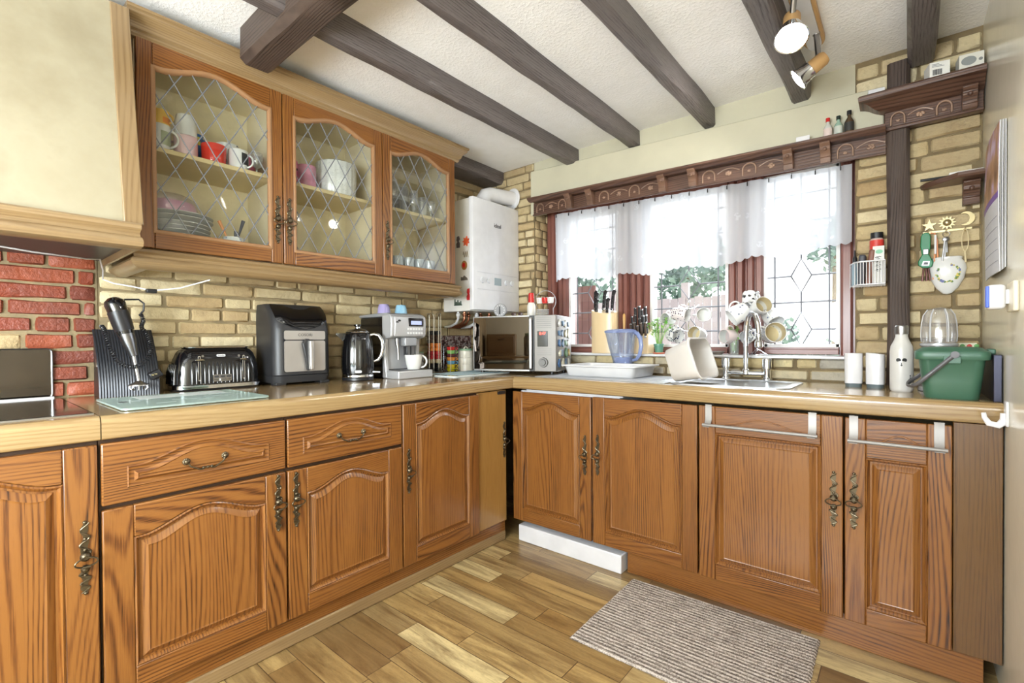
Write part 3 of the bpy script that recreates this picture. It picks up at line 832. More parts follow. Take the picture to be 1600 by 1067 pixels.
prof = [(-.0455, -.004), (.052, -.004), (.058, -.006), (.074, -.002), (.090, -.008), (.104, -.006), (.116, .004), (.122, .010), (.122, .020), (.0455, .020)]
mb = MB(); L = []
for X in (.392, 1.0, 1.6, 2.297):
    L.append([(X - (0 if X > .4 else max(0, o_ - .05) * .3), -abs(o_), zs(X) + z) for o_, z in prof])
mb.loops(L, 0, True, True, True).build('shelf_board', carv_x, t, world=True, smooth=35)
mb = MB()
mb.loops([[(x, y, zs(x) + z) for y, z in ((-.047, -.003), (-.047, -.078), (-.057, -.080), (-.057, -.089), (-.0455, -.089), (-.0455, -.003))] for x in (.372, 1, 1.6, 2.297)], 0, True, True, True)
mb.build('frieze', carv_x, t, world=True, bevel=.002)
carv_hi = plain('carving_highlight', (158, 128, 108), .4, var=.3)  # lighter colour paints highlights onto the raised carving
for i, (a, b) in enumerate(((.385, .655), (.87, 1.275), (1.50, 1.90), (2.105, 2.29))):
    mb = MB(); carving(mb, a, b, 2.026, 2.094, -.049, i, SL, .4, .096); mb.build('carving', carv_hi, t, world=True, smooth=60)
for x in (.682, .838, 1.305, 1.474, 1.929, 2.079):
    mb = MB(); corbel(mb, x, .040, zs(x) + .002, zs(x) - .086, -.112, -.047); mb.build('corbel', plain('corbel_oak', (112, 84, 68), .4, var=.3), t, world=True, bevel=.0015)
t = thing('wall_shelf', 'short carved dark oak shelf raised above the end of the long one', 'shelf', (2.45, -.02, 2.12))
prof = [(-.002, 2.118), (.062, 2.118), (.075, 2.122), (.098, 2.134), (.118, 2.150), (.134, 2.158), (.150, 2.162), (.152, 2.178), (.146, 2.186), (-.002, 2.186)]
mb = MB(); L = []
L.append([(2.294 - max(0, o_ - .062), -.002, z) for o_, z in prof])
L.append([(2.294 - max(0, o_ - .062), -.066 - max(0, o_ - .062) if o_ > .06 else -.066 - 0 if o_ > 0 else -.002, z) for o_, z in prof])
L.append([(XR - .003, -.066 - max(0, o_ - .062) if o_ > 0 else -.002, z) for o_, z in prof])
mb.loops(L, 0, True, True, True).build('shelf_board', carv_x, t, world=True, smooth=35)
mb = MB(); mb.box(2.292, XR - .003, -.064, -.066 + .03, 2.046, 2.12); mb.box(2.286, XR - .003, -.074, -.036, 2.038, 2.052)
mb.build('frieze', carv_x, t, world=True, bevel=.003)
mb = MB(); carving(mb, 2.30, 2.52, 2.054, 2.114, -.068, 7, 0, 0, .075); mb.build('carving', carv_hi, t, world=True, smooth=60)
mb = MB(); corbel(mb, 2.556, .044, 2.128, 2.046, -.132, -.068); mb.build('corbel', carv_x, t, world=True, bevel=.0015)
t = thing('corner_shelf', 'small dark oak shelf on a carved bracket in the right corner', 'shelf', (2.55, -.02, 1.78))
mb = MB(); q = [(2.415, -.02), (2.43, -.05), (2.52, -.14), (XR - .004, -.14), (XR - .004, -.016), (2.415, -.016)]
mb.loops([[(x, y, 1.772) for x, y in q], [(x - .004 if x < 2.5 else x, y - (.006 if y < -.03 else 0), 1.780) for x, y in q], [(x - .004 if x < 2.5 else x, y - (.006 if y < -.03 else 0), 1.792) for x, y in q]], 0, True, True, True)
mb.build('shelf_board', carv_x, t, world=True, bevel=.002)
mb = MB(); corbel(mb, 2.565, .05, 1.771, 1.68, -.085, -.016); mb.build('bracket', carv_x, t, world=True, bevel=.002)

# ------------------------------------------------------------------ net curtain
t = NT('sheer_net'); v, s = t.obj()
tr = t.n('ShaderNodeBsdfTransparent'); df = t.n('ShaderNodeBsdfDiffuse'); tl = t.n('ShaderNodeBsdfTranslucent')
df.inputs[0].default_value = (.80, .82, .87, 1); tl.inputs[0].default_value = (.66, .69, .74, 1)
m1 = t.n('ShaderNodeMixShader'); m1.inputs[0].default_value = .5; t.l(df.outputs[0], m1.inputs[1]); t.l(tl.outputs[0], m1.inputs[2])
vo = t.n('ShaderNodeTexVoronoi'); vo.inputs['Scale'].default_value = 11; t.l(v, vo.inputs['Vector'])
spot = t.math('MULTIPLY', t.math('LESS_THAN', vo.outputs['Distance'], .22), t.math('GREATER_THAN', t.noise(v, 90, 2), .47))
m2 = t.n('ShaderNodeMixShader'); t.l(t.math('MULTIPLY_ADD', spot, .12, .78), m2.inputs[0]); t.l(tr.outputs[0], m2.inputs[1]); t.l(m1.outputs[0], m2.inputs[2])
t.l(m2.outputs[0], t.out.inputs[0]); net = t.mat
mb = MB(); NX, NZ = 420, 14; vs_ = []
for j in range(NZ + 1):
    for i in range(NX + 1):
        x = .50 + (2.172 - .50) * i / NX; q = j / NZ
        zt = zs(x) - .083; zb = 1.575 - .022 * math.sin((x - .4) * 2.1) - .011 * abs(math.sin((x - .49) * PI / .042)) - .012 * math.sin(x * 17)
        f1 = math.sin(x * 52 + 2.2 * math.sin(x * 5)) * (.25 + .75 * abs(math.sin(x * 2.3 + .6)))
        y = .022 + (.008 + .014 * q) * f1 + .003 * math.sin(x * 140) * (1 - q)
        if i < 12: x -= (12 - i) * .0018 * q * 0
        vs_.append((x, y, zt + (zb - zt) * q))
mb.add(vs_, [(j * (NX + 1) + i, j * (NX + 1) + i + 1, (j + 1) * (NX + 1) + i + 1, (j + 1) * (NX + 1) + i) for j in range(NZ) for i in range(NX)])
t = thing('net_curtain', 'sheer white net curtain with a scalloped hem across the window', 'curtain', (1.34, .02, 2.0))
mb.build('net', net, t, world=True, smooth=180)
for i in range(17):
    x = .53 + i * .1; mb = MB(); z = zs(x) - .088
    mb.box(x - .0025, x + .0025, -.004, .0, z - .024, z - .006); mb.tube([(x, -.002, z - .006), (x, .01, z + .004)], .0015, 5)
    mb.build('curtain_hook', blackp, t, world=True)

# ------------------------------------------------------------------ boiler and flue
t = thing('boiler', 'white wall-hung gas boiler in the corner with magnets on its side', 'boiler', (.05, -.25, 1.345))
MB().box(-.08, .178, -.484, -.006, 1.345, 2.085).build('casing', plain('boiler_side', (222, 219, 214), .35), t, world=True, bevel=.006)
mb = MB(); pts = [(.178, -.490), (.205, -.484), (.212, -.46), (.214, -.25), (.212, -.03), (.205, -.008), (.178, -.003)]
mb.loops([[(x, y, z) for x, y in pts] for z in (1.352, 2.088)], 0, True, True, True); mb.build('front_cover', white_en, t, world=True, bevel=.004)
mb = MB(); mb.box(.212, .2155, -.45, -.04, 1.60, 1.602); mb.box(.212, .2155, -.45, -.04, 1.488, 1.490); mb.build('cover_seam', plain('seam_grey', (190, 192, 198), .4), t, world=True)
p = MB().box(.213, .216, -.285, -.215, 1.525, 1.575).build('display', plain('lcd_grey', (150, 165, 172), .2), t, world=True)
for y, r in ((-.40, .021), (-.34, .019), (-.16, .019), (-.10, .019)):
    mb = MB(); mb.cyl((.213, y, 1.55), (.223, y, 1.55), r, r * .92, 20); mb.build('dial', plain('dial_grey', (205, 207, 212), .3), t, world=True)
text('badge', 'ideal', .04, greyp, t, (.2155 - .05, .0, 1.93 - 1.345), (PI / 2, 0, PI / 2))
t = thing('boiler_flue', 'fat white flue pipe bending from the boiler top to the wall', 'flue', (.12, -.2, 2.085))
mb = MB(); pts = [(.10, -.27, 2.09), (.10, -.27, 2.13), (.103, -.25, 2.16), (.108, -.21, 2.175), (.13, -.10, 2.18), (.15, -.012, 2.182)]
mb.tube(pts, .052, 22); mb.build('pipe', white_pl, t, world=True)
mb = MB(); mb.cyl((.1, -.27, 2.088), (.1, -.27, 2.115), .06, n=24); mb.build('collar', white_pl, t, world=True)
mb = MB(); mb.cyl((.149, -.016, 2.182), (.15, -.009, 2.182), .072, .078, n=24); mb.build('wall_rosette', white_pl, t, world=True)
# pipework below the boiler
t = thing('copper_pipes', 'row of copper and white pipes hanging under the boiler', 'pipes', (.02, -.25, 1.2))
cop = plain('copper_pipe', (172, 112, 84), .35, .9, var=.2)
for i, y in enumerate((-.44, -.40, -.34, -.28, -.22, -.15)):
    mb = MB(); x = .02 + .02 * (i % 2); mb.tube([(x, y, 1.344), (x, y, 1.30), (x - .02, y, 1.27), (x - .07, y, 1.25), (XW + .016, y, 1.245)], .0085 + .002 * (i % 2), 10)
    mb.ball((x, y, 1.325), .016, 6); mb.build('pipe', cop if i % 3 else white_pl, t, world=True)
# magnets on the boiler side
mag = [('orange leaf shaped magnet, the brightest on the boiler side', (218, 92, 52), .150, 1.80, 'star'), ('small grey figure magnet beside the orange one', (96, 90, 98), .075, 1.805, 'fig'),
       ('wire outline magnet below the orange one', (150, 128, 96), .142, 1.715, 'wire'), ('round brown and gold magnet with a red centre', (168, 118, 60), .130, 1.645, 'disc'),
       ('grey boat shaped magnet below the round one', (120, 112, 104), .130, 1.555, 'boat'), ('tall red figure magnet near the bottom', (186, 40, 44), .168, 1.452, 'fig'),
       ('dark green lettering magnet at the bottom corner', (82, 96, 84), .065, 1.405, 'word')]
for lab, c, x, z, kind in mag:
    m = plain('magnet_%d_%d' % (c[0], c[1]), c, .4, var=.3); mb = MB(); Y = -.4845
    f = lambda u, v, d: (x + u, Y - d, z + v)
    if kind == 'star': mb.prism([((.034 if i % 2 else .018) * math.cos(2 * PI * i / 14), (.034 if i % 2 else .018) * math.sin(2 * PI * i / 14)) for i in range(14)], f, 0, .008)
    elif kind == 'disc':
        mb.prism([(.024 * math.cos(2 * PI * i / 20), .03 * math.sin(2 * PI * i / 20)) for i in range(20)], f, 0, .006)
    elif kind == 'wire': mb.tube([f(-.022 + .0035 * i, .022 * math.sin(i * 1.3), .003) for i in range(14)], .002, 5)
    elif kind == 'boat': mb.prism([(-.03, -.008), (.03, -.008), (.026, .004), (.0, .024), (-.012, .012), (-.03, .016)], f, 0, .006)
    elif kind == 'word':
        for i, h in enumerate((.04, .022, .034, .018, .026)): mb.prism([(-.032 + i * .014, -.018), (-.022 + i * .014, -.018), (-.024 + i * .014, h - .018), (-.030 + i * .014, h - .018)], f, 0, .005)
        mb.prism([(-.034, -.022), (.04, -.022), (.04, -.016), (-.034, -.016)], f, 0, .005)
    else: mb.prism([(-.012, -.038), (.012, -.038), (.014, -.01), (.004, .006), (.014, .018), (.006, .038), (-.008, .034), (-.012, .012), (-.004, 0), (-.014, -.012)], f, 0, .008)
    o = mb.build('fridge_magnet', m); tag(o, lab, 'magnet', 'magnets on the boiler side')
    if kind == 'disc': MB().prism([(.013 * math.cos(2 * PI * i / 16), .016 * math.sin(2 * PI * i / 16)) for i in range(16)], f, .006, .009).build('centre', redm, o)

# ------------------------------------------------------------------ ceiling spotlight bar
woodl = plain('beech_lamp_wood', (200, 158, 104), .4)
t = thing('spotlight_bar', 'ceiling spotlight bar with beech plates and swivelling lamp heads', 'ceiling light', (2.07, -.7, 2.385))
mb = MB()
pts = []
for i in range(15): a = PI * i / 14; pts.append((2.070 + .038 * math.cos(a), -.36 + .06 * math.sin(a)))
for i in range(15): a = PI + PI * i / 14; pts.append((2.070 + .038 * math.cos(a), -1.30 + .06 * math.sin(a)))
mb.prism(pts, XY, 2.378, 2.399); mb.build('mounting_plate', woodl, t, world=True, bevel=.003)
mb = MB(); mb.prism([(2.070 + (a - 2.070) * .68, b) for a, b in pts], XY, 2.370, 2.379); mb.build('cover_plate', white_pl, t, world=True)
lampm = NT('lit_lamp_face'); lampm.bsdf((1, 1, 1), .5, emis=(1.0, .98, .95), es=9.0); lampm = lampm.mat
def spot_head(base, lens, r, back, power):
    base, lens, back = Vector(base), Vector(lens), Vector(back); d = (lens - back).normalized()
    h = MB(); h.cyl(base, back.lerp(lens, .25), .010, n=10); h.ball(base, .014, 6); hd = h.build('swivel_arm', steel, t, world=True)
    L_ = (lens - back).length
    M = d.to_track_quat('Z', 'Y').to_matrix()
    h = MB(); h.lathe([(1e-5, 0), (.022, .002), (.028, .012), (.029, L_ * .55)], back, 22, 0, M); h.build('wooden_body', woodl, hd, world=True)
    h = MB(); h.lathe([(.030, L_ * .52), (.034, L_ * .55), (.034, L_ * .68), (r * .8, L_ * .86), (r, L_ * .97), (r, L_), (r - .004, L_ - .002)], back, 28, 0, M, cap1=False); h.build('chrome_cup', chrome, hd, world=True)
    h = MB(); h.lathe([(1e-5, L_ + .004), (r * .6, L_ + .003), (r - .004, L_ - .003)], back, 28, 0, M, cap1=False); h.build('lamp_face', lampm, hd, world=True)
    l = bpy.data.lights.new('spot_lamp_light', 'SPOT'); l.energy = power; l.spot_size = math.radians(130); l.spot_blend = .8; l.shadow_soft_size = .03; l.color = (1, .96, .9)
    o = bpy.data.objects.new('spot_lamp_light', l); COL.objects.link(o); o.location = lens + d * .02; o.rotation_euler = (-d).to_track_quat('Z', 'Y').to_euler()
spot_head((2.068, -.78, 2.375), (2.052, -.76, 2.203), .055, (2.045, -.70, 2.32), 9)
spot_head((2.085, -.42, 2.375), (2.022, -.435, 2.205), .047, (2.12, -.425, 2.27), 9)
spot_head((2.07, -1.12, 2.375), (2.10, -1.30, 2.22), .05, (2.05, -1.10, 2.30), 14)

# ------------------------------------------------------------------ bottles and boxes on the shelves
def bottle(x, y, z, h, r, liquid, cap, label_c, lab, sq=False, neck=.38):
    t = thing('miniature_bottle', lab, 'bottle', (x, y, z), group='miniature bottles on the long shelf')
    mb = MB(); n = 4 if sq else 20
    mb.lathe([(r * .9, 0), (r, .004), (r, h * .52), (r * .75, h * .62), (r * neck, h * .72), (r * neck, h * .84)], n=n if not sq else 20); mb.build('glass', liquid, t, smooth=50)
    MB().lathe([(r * .5, h * .82), (r * .5, h), (1e-5, h)], n=14).build('cap', cap, t)
    mb = MB(); mb.lathe([(r * 1.03, h * .12), (r * 1.03, h * .48)], n=20, cap0=False, cap1=False); mb.build('label', label_c, t)
bottle(2.088, -.075, 2.0625, .094, .017, plain('pale_glass', (206, 205, 198), .1), redm, plain('label_white_red', (225, 205, 198), .5, var=.2), 'miniature bottle with a red cap, leftmost of three on the long shelf')
bottle(2.128, -.075, 2.0625, .092, .017, plain('green_glass', (150, 178, 160), .08), plain('cap_dark_green', (36, 48, 42), .3), plain('label_silver', (196, 200, 190), .4), 'pale green miniature bottle with a dark cap on the long shelf')
bottle(2.168, -.075, 2.0625, .104, .018, plain('brown_glass', (84, 66, 48), .08), blackp, plain('label_black', (52, 52, 50), .5), 'dark miniature bottle with a black label on the long shelf')
for (x0, x1, y0, y1, z, h, lab, gr) in ((1.962, 2.017, -.10, -.05, 2.067, .028, 'small plain white box left of the miniature bottles', None), (2.235, 2.292, -.13, -.07, 2.187, .022, 'flat white box lying on the left end of the raised shelf', None)):
    t = tag(MB().box(-(x1 - x0) / 2, (x1 - x0) / 2, -(y1 - y0) / 2, (y1 - y0) / 2, 0, h).build('small_box', white_pl, loc=((x0 + x1) / 2, (y0 + y1) / 2, z), rot=(0, 0, .12), bevel=.001), lab, 'box')
t = thing('lamp_carton', 'white carton with a barcode standing on the raised shelf', 'box', (2.46, -.10, 2.187), .25)
MB().box(-.033, .03, -.035, .03, 0, .06).build('carton', plain('card_white', (232, 230, 224), .6), t, bevel=.001)
mb = MB(); rnd = random.Random(3); x = -.024
while x < .006: w = rnd.choice((.0008, .0016, .0024)); mb.box(x, x + w, -.0362, -.0355, .008, .030); x += w + rnd.choice((.001, .0018))
mb.build('barcode', ink, t); MB().box(.0305, .0312, -.03, .026, .006, .054).build('side_print', plain('navy_print', (48, 62, 92), .5), t)
mb = MB()
for i in range(3): mb.box(-.026, .012 - .008 * i, -.0362, -.0355, .040 + .005 * i, .042 + .005 * i)
mb.build('printed_lines', plain('grey_print', (150, 150, 150), .6), t)
t = thing('bulb_carton', 'off-white carton with a grey oval print, nearest the corner on the raised shelf', 'box', (2.556, -.085, 2.187), .12)
MB().box(-.036, .036, -.03, .03, 0, .066).build('carton', plain('card_cream', (222, 219, 208), .6), t, bevel=.001)
MB().prism([(-.008 + .022 * math.cos(2 * PI * i / 28), .038 + .017 * math.sin(2 * PI * i / 28)) for i in range(28)], XZ, .0302, .0308).build('oval_print', plain('grey_oval', (142, 146, 144), .6), t)
MB().prism([(.026 + .006 * math.cos(2 * PI * i / 16), .036 + .006 * math.sin(2 * PI * i / 16)) for i in range(16)], XZ, .0302, .0308).build('round_print', plain('grey_round', (128, 128, 126), .6), t)
t = tag(MB().box(-.05, .05, -.03, .03, 0, .012).build('folded_paper', plain('paper_white', (236, 234, 230), .7), loc=(2.545, -.075, 1.793), rot=(0, 0, .05), bevel=.002), 'folded white paper lying on the corner shelf', 'paper')
t = tag(MB().cyl((-.05, 0, 0), (.05, 0, 0), .0055, n=12).build('black_pen', blackp, loc=(2.46, -.075, 1.7985), rot=(0, 0, .1)), 'black pen lying on the tip of the corner shelf', 'pen')

# ------------------------------------------------------------------ wire basket beside the post
t = thing('wire_basket', 'white wire basket hanging on the brick beside the dark post', 'basket', (2.235, -.02, 1.375))
def bk(a, z, k=1.0):
    """rounded front line of the basket, a in 0..1"""
    x = 2.168 + .128 * a; y = -.013 - .092 * k * (1 - (1 - min(1, a / .35)) ** 2.2) if a < .35 else -.013 - .092 * k
    return (x, y, z)
mb = MB(); mb.tube([bk(i / 24, 1.482 ) for i in range(25)], .0035, 6); mb.tube([bk(i / 24, 1.382, .95) for i in range(25)], .003, 6)
for i in range(13): a = i / 12; mb.tube([bk(a, 1.482), bk(a, 1.382, .95), (bk(a, 0)[0], -.013, 1.376)], .0019, 5)
for y in (-.03, -.055, -.08): mb.tube([(2.18, y, 1.378), (2.296, y, 1.378)], .0019, 5)
mb.build('wires', white_pl, t, world=True)
tag(MB().box(-.012, .012, -.03, .03, 0, .155).build('spectacle_case', plain('brown_leather', (132, 88, 72), .5, bumpy=.002), loc=(2.237, -.06, 1.381), rot=(0, .10, 0), bevel=.008, bseg=3), 'brown leather glasses case standing in the wire basket', 'glasses case')
tag(MB().box(-.013, .013, -.03, .03, 0, .135).build('spectacle_case', plain('grey_leather', (66, 66, 74), .5, bumpy=.002), loc=(2.210, -.06, 1.381), rot=(0, .05, 0), bevel=.008, bseg=3), 'dark grey glasses case standing in the wire basket', 'glasses case')
t = thing('spray_bottle', 'small blue-grey spray bottle with a black nozzle in the wire basket', 'bottle', (2.188, -.055, 1.381))
MB().lathe([(.012, 0), (.013, .004), (.013, .09), (.008, .105), (.006, .115)]).build('body', plain('bluegrey', (140, 160, 172), .3), t)
mb = MB(); mb.lathe([(.009, .108), (.009, .125), (.004, .135), (.003, .160), (1e-5, .162)], n=14); mb.build('nozzle', blackp, t)
t = thing('medicine_box', 'white box with a green circle in the wire basket', 'box', (2.275, -.06, 1.381))
MB().box(-.022, .018, -.028, .025, 0, .165).build('carton', plain('card_white2', (228, 228, 224), .6), t, bevel=.001)
MB().prism([(.0 + .013 * math.cos(2 * PI * i / 20), .14 + .009 * math.sin(2 * PI * i / 20)) for i in range(20)], XZ, .0282, .0288).build('green_print', plain('mint_print', (140, 200, 168), .6), t)
mb = MB()
for i in range(4): mb.tube([(-.014 + .016 * ((j * .35) % 1) + .001 * j, -.0285, .06 + .018 * i + .006 * math.sin(j * 1.1)) for j in range(9)], .0012, 4)
mb.build('scribble_print', greyp, t)
t = thing('vitamin_jar', 'red labelled jar with a black lid behind the white box in the wire basket', 'jar', (2.265, -.0355, 1.381))
MB().lathe([(.018, 0), (.02, .004), (.02, .20), (.016, .208)], n=24, sx=1.25).build('jar', plain('clear_amber', (196, 170, 160), .15), t)
MB().lathe([(.0205, .15), (.0205, .198)], n=24, sx=1.25, cap0=False, cap1=False).build('label', plain('label_red', (206, 62, 52), .4), t)
MB().lathe([(.018, .206), (.018, .232), (1e-5, .234)], n=24, sx=1.25).build('lid', blackp, t)
text('lettering', 'AIR', .016, white_pl, t, (.012, -.0215, .162), (PI / 2, 0, 0))

# ------------------------------------------------------------------ key hooks, keys, wall pocket
gold = plain('pale_gold_metal', (200, 184, 140), .3, .8, var=.15)
t = thing('key_hooks', 'pale gold key hook rail with star, sun and moon', 'key hooks', (2.49, -.014, 1.60))
mb = MB(); Y = -.018
mb.prism([(2.44 + (.026 if i % 2 == 0 else .010) * math.cos(PI / 2 + PI * i / 5), 1.618 + (.026 if i % 2 == 0 else .010) * math.sin(PI / 2 + PI * i / 5)) for i in range(10)], lambda u, v, d: (u, Y - d, v), 0, .006); mb.build('star', gold, t, world=True)
mb = MB(); mb.prism([(2.495 + (.030 if i % 2 == 0 else .017) * math.cos(2 * PI * i / 24), 1.622 + (.030 if i % 2 == 0 else .017) * math.sin(2 * PI * i / 24)) for i in range(24)], lambda u, v, d: (u, Y - d, v), 0, .005)
mb.ball((2.495, Y - .005, 1.622), .014, 8); mb.build('sun', gold, t, world=True)
mb = MB(); A = [(2.552 + .026 * math.cos(a), 1.63 + .028 * math.sin(a)) for a in [math.radians(-120 + 240 * i / 16) for i in range(17)]]
B = [(2.544 + .018 * math.cos(a), 1.63 + .022 * math.sin(a)) for a in [math.radians(-115 + 230 * i / 16) for i in range(17)]]
mb.prism(A + B[::-1], lambda u, v, d: (u, Y - d, v), 0, .006); mb.build('moon', gold, t, world=True)
mb = MB(); mb.box(2.42, 2.57, -.019, -.013, 1.586, 1.594)
for x in (2.435, 2.492, 2.548): mb.tube([(x, -.019, 1.59), (x, -.03, 1.58), (x, -.038, 1.584), (x, -.04, 1.594)], .0022, 6)
mb.build('hook_rail', gold, t, world=True)
t = thing('bottle_opener', 'green bottle opener key ring hanging from the star hook', 'key ring', (2.428, -.04, 1.58))
mb = MB(); o_ = [(-.016, -.01), (-.011, .004), (0, .008), (.011, .004), (.016, -.01), (.015, -.06), (.011, -.085), (.024, -.118), (.020, -.138), (.006, -.142), (-.01, -.14), (-.024, -.128), (-.024, -.112), (-.012, -.085), (-.017, -.05)]
mb.prism(o_, XZ, -.006, .008); mb.build('body', plain('green_plastic', (24, 120, 74), .2, coat=.5), t, bevel=.003)
MB().box(-.009, .009, -.0115, -.0078, -.085, -.062).build('thumb_plate', steel, t, bevel=.002)
mb = MB(); mb.prism([(-.013, -.130), (.011, -.132), (.013, -.114), (-.008, -.112)], XZ, .008, .010); mb.build('opener_frame', steel, t)
mb = MB(); mb.prism([(-.008, -.127), (.007, -.128), (.008, -.118), (-.004, -.116)], XZ, .010, .0105); mb.build('opener_gap', blackp, t)
mb = MB()
for dx in (-.006, .002, .008): mb.tube([(dx, 0, -.142), (dx * 1.4, -.004, -.165), (dx * 1.8, -.002, -.195)], .0035, 6)
mb.build('hanging_keys', plain('dark_red_metal', (90, 50, 44), .4, .4), t)
t = thing('lanyard', 'thin orange strap hanging beside the green opener', 'strap', (2.456, -.034, 1.58))
mb = MB(); mb.tube([(-.012, 0, .004), (.0, -.006, .002), (.008, 0, -.03), (.010, .002, -.10), (.006, .0, -.16), (-.004, .0, -.19), (.0, .002, -.12), (.002, .002, -.05)], .0028, 6, flat=.5)
mb.build('strap', plain('orange_strap', (226, 150, 104), .6), t); MB().box(-.001, .006, -.008, -.002, -.085, -.006).build('white_tag', white_pl, t, bevel=.001)
t = thing('key_bunch', 'bunch of steel keys hanging from the sun hook', 'keys', (2.492, -.04, 1.578))
mb = MB(); mb.tube([(.011 * math.cos(a), 0, -.006 + .011 * math.sin(a)) for a in [2 * PI * i / 16 for i in range(16)]], .0014, 5, closed=True); mb.build('ring', steel, t)
for dx, ln, ty in ((-.012, .085, -.004), (-.004, .075, 0), (.003, .05, .004)):
    mb = MB(); mb.ball((dx * .3, ty, -.026), .010, 6, 0, 1, .2, 1); mb.tube([(dx * .4, ty, -.032), (dx, ty, -.03 - ln)], .0034, 6, flat=.4); mb.build('key', steel, t)
t = thing('string_tag', 'looped cream cord hanging from the moon hook', 'cord', (2.548, -.04, 1.58))
mb = MB(); mb.tube([(-.010 * math.sin(2 * PI * i / 20) * (1 if i < 20 else 0), 0, -.04 + .045 * math.cos(2 * PI * i / 20)) for i in range(21)], .0018, 5); mb.tube([(0, 0, -.085), (.002, -.002, -.13)], .003, 6)
mb.build('cord', plain('cream_cord', (222, 206, 164), .7), t)
t = thing('wall_pocket', 'white china wall pocket painted with a flower wreath', 'wall vase', (2.496, -.014, 1.40))
mb = MB(); pr = [(1e-4, -.074), (.014, -.070), (.034, -.048), (.052, -.010), (.060, .03), (.056, .055), (.046, .068), (.048, .078), (.044, .080), (.042, .070)]
mb.lathe(pr, (0, -.004, 0), 32, 0, None, 1, .55, False, False); mb.build('vase', china, t)
rnd = random.Random(4); greens = MB(); blues = MB(); yel = MB()
for i in range(60):
    a = rnd.uniform(0, 2 * PI)
    if abs(a - PI / 2) < .35: continue
    u = .034 * math.cos(a) * rnd.uniform(.88, 1.12); w = .012 + .036 * math.sin(a) * rnd.uniform(.88, 1.1)
    rr = .058 if w > 0 else .058 + w * .45
    d = .55 * math.sqrt(max(0, rr * rr - u * u)) + .0045
    tgt = rnd.choice((greens, greens, yel, blues))
    tgt.ball((u, -d, w), rnd.uniform(.003, .0048), 4, 0, 1, .35, 1)
greens.build('painted_leaves', plain('leaf_paint', (110, 142, 86), .5), t); blues.build('painted_blue_flowers', plain('blue_paint', (116, 122, 170), .5), t); yel.build('painted_yellow_flowers', plain('yellow_paint', (214, 196, 96), .5), t)

# ------------------------------------------------------------------ right wall: calendar, socket, hook
t = thing('wall_calendar', 'hanging wall calendar of curling pages on the right wall', 'calendar', (2.59, -.49, 1.37))
pp_ = plain('calendar_paper', (206, 206, 210), .55); pg_ = plain('calendar_paper_edge', (158, 156, 152), .6)
def cal_x(k, q, z): return XR - .002 - .0030 * k * (1 + .25 * math.sin((z - 1.36) * 7)) - .0012 * math.sin(q * 3.1) * k
def cal_sheet(k, z0, z1, th, q0=0.0, q1=1.0, off=0.0, nz=10):
    b = MB(); L_ = []
    for i in range(13):
        q = q0 + (q1 - q0) * i / 12; y = -.27 - .33 * q
        L_.append([(cal_x(k, q, z0 + (z1 - z0) * j / nz) - off - th, y, z0 + (z1 - z0) * j / nz) for j in range(nz + 1)] + [(cal_x(k, q, z0 + (z1 - z0) * j / nz) - off, y, z0 + (z1 - z0) * j / nz) for j in range(nz, -1, -1)])
    b.loops(L_, 0, True, True, True); return b
for k in range(5): cal_sheet(k, 1.362 - .003 * k, 1.815, .0022).build('page', pp_ if k % 2 == 0 else pg_, t, world=True, smooth=50)
tp = NT('calendar_picture'); v, s = tp.obj(); nz = tp.noise(v, 9, 3)
tp.bsdf(tp.ramp(nz, [(.3, lin(96, 62, 40)), (.5, lin(176, 130, 92)), (.6, lin(190, 160, 190)), (.72, lin(226, 216, 226))]), .4)
cal_sheet(4, 1.60, 1.812, .0006, .01, .99, .0023).build('picture', tp.mat, t, world=True)
cal_sheet(4, 1.580, 1.599, .0006, .01, .99, .0023, 3).build('purple_band', plain('purple_print', (120, 84, 160), .5), t, world=True)
for i in range(5): cal_sheet(4, 1.385 + .035 * i, 1.3865 + .035 * i, .0005, .05, .95, .0023, 2).build('date_line', plain('grey_grid', (150, 152, 166), .6), t, world=True)
t = thing('wall_socket', 'cream double wall socket on the right wall', 'socket', (XR, -.755, 1.26))
MB().box(-.012, 0, -.055, .055, -.042, .042).build('plate', plain('cream_plastic', (226, 218, 196), .3), t, bevel=.004)
t = thing('plug_in_unit', 'white plug-in air freshener with a blue edge in the wall socket', 'plug-in device', (XR - .04, -.72, 1.262))
mb = MB(); mb.box(-.018, .022, -.030, .034, -.035, .036); mb.build('body', white_pl, t, bevel=.010, bseg=3); MB().box(-.020, -.012, -.0305, -.012, -.030, .032).build('blue_edge', plain('blue_edge', (70, 100, 200), .3), t, bevel=.002)
mb = MB(); mb.box(.020, .028, -.02, .02, -.02, .02); mb.build('plug', white_pl, t)
t = thing('adhesive_hook', 'white plastic J hook stuck to the right wall below the worktop edge', 'hook', (XR, -.64, .905))
MB().box(-.008, 0, -.022, .022, -.028, .048).build('plate', white_pl, t, bevel=.006)
mb = MB(); mb.tube([(-.006, 0, .01), (-.008, -.003, -.012), (-.022, -.005, -.026), (-.042, -.005, -.022), (-.052, -.005, -.004), (-.054, -.005, .010)], [.012, .012, .010, .009, .007, .006], 10, flat=.7); mb.build('hook', white_pl, t)

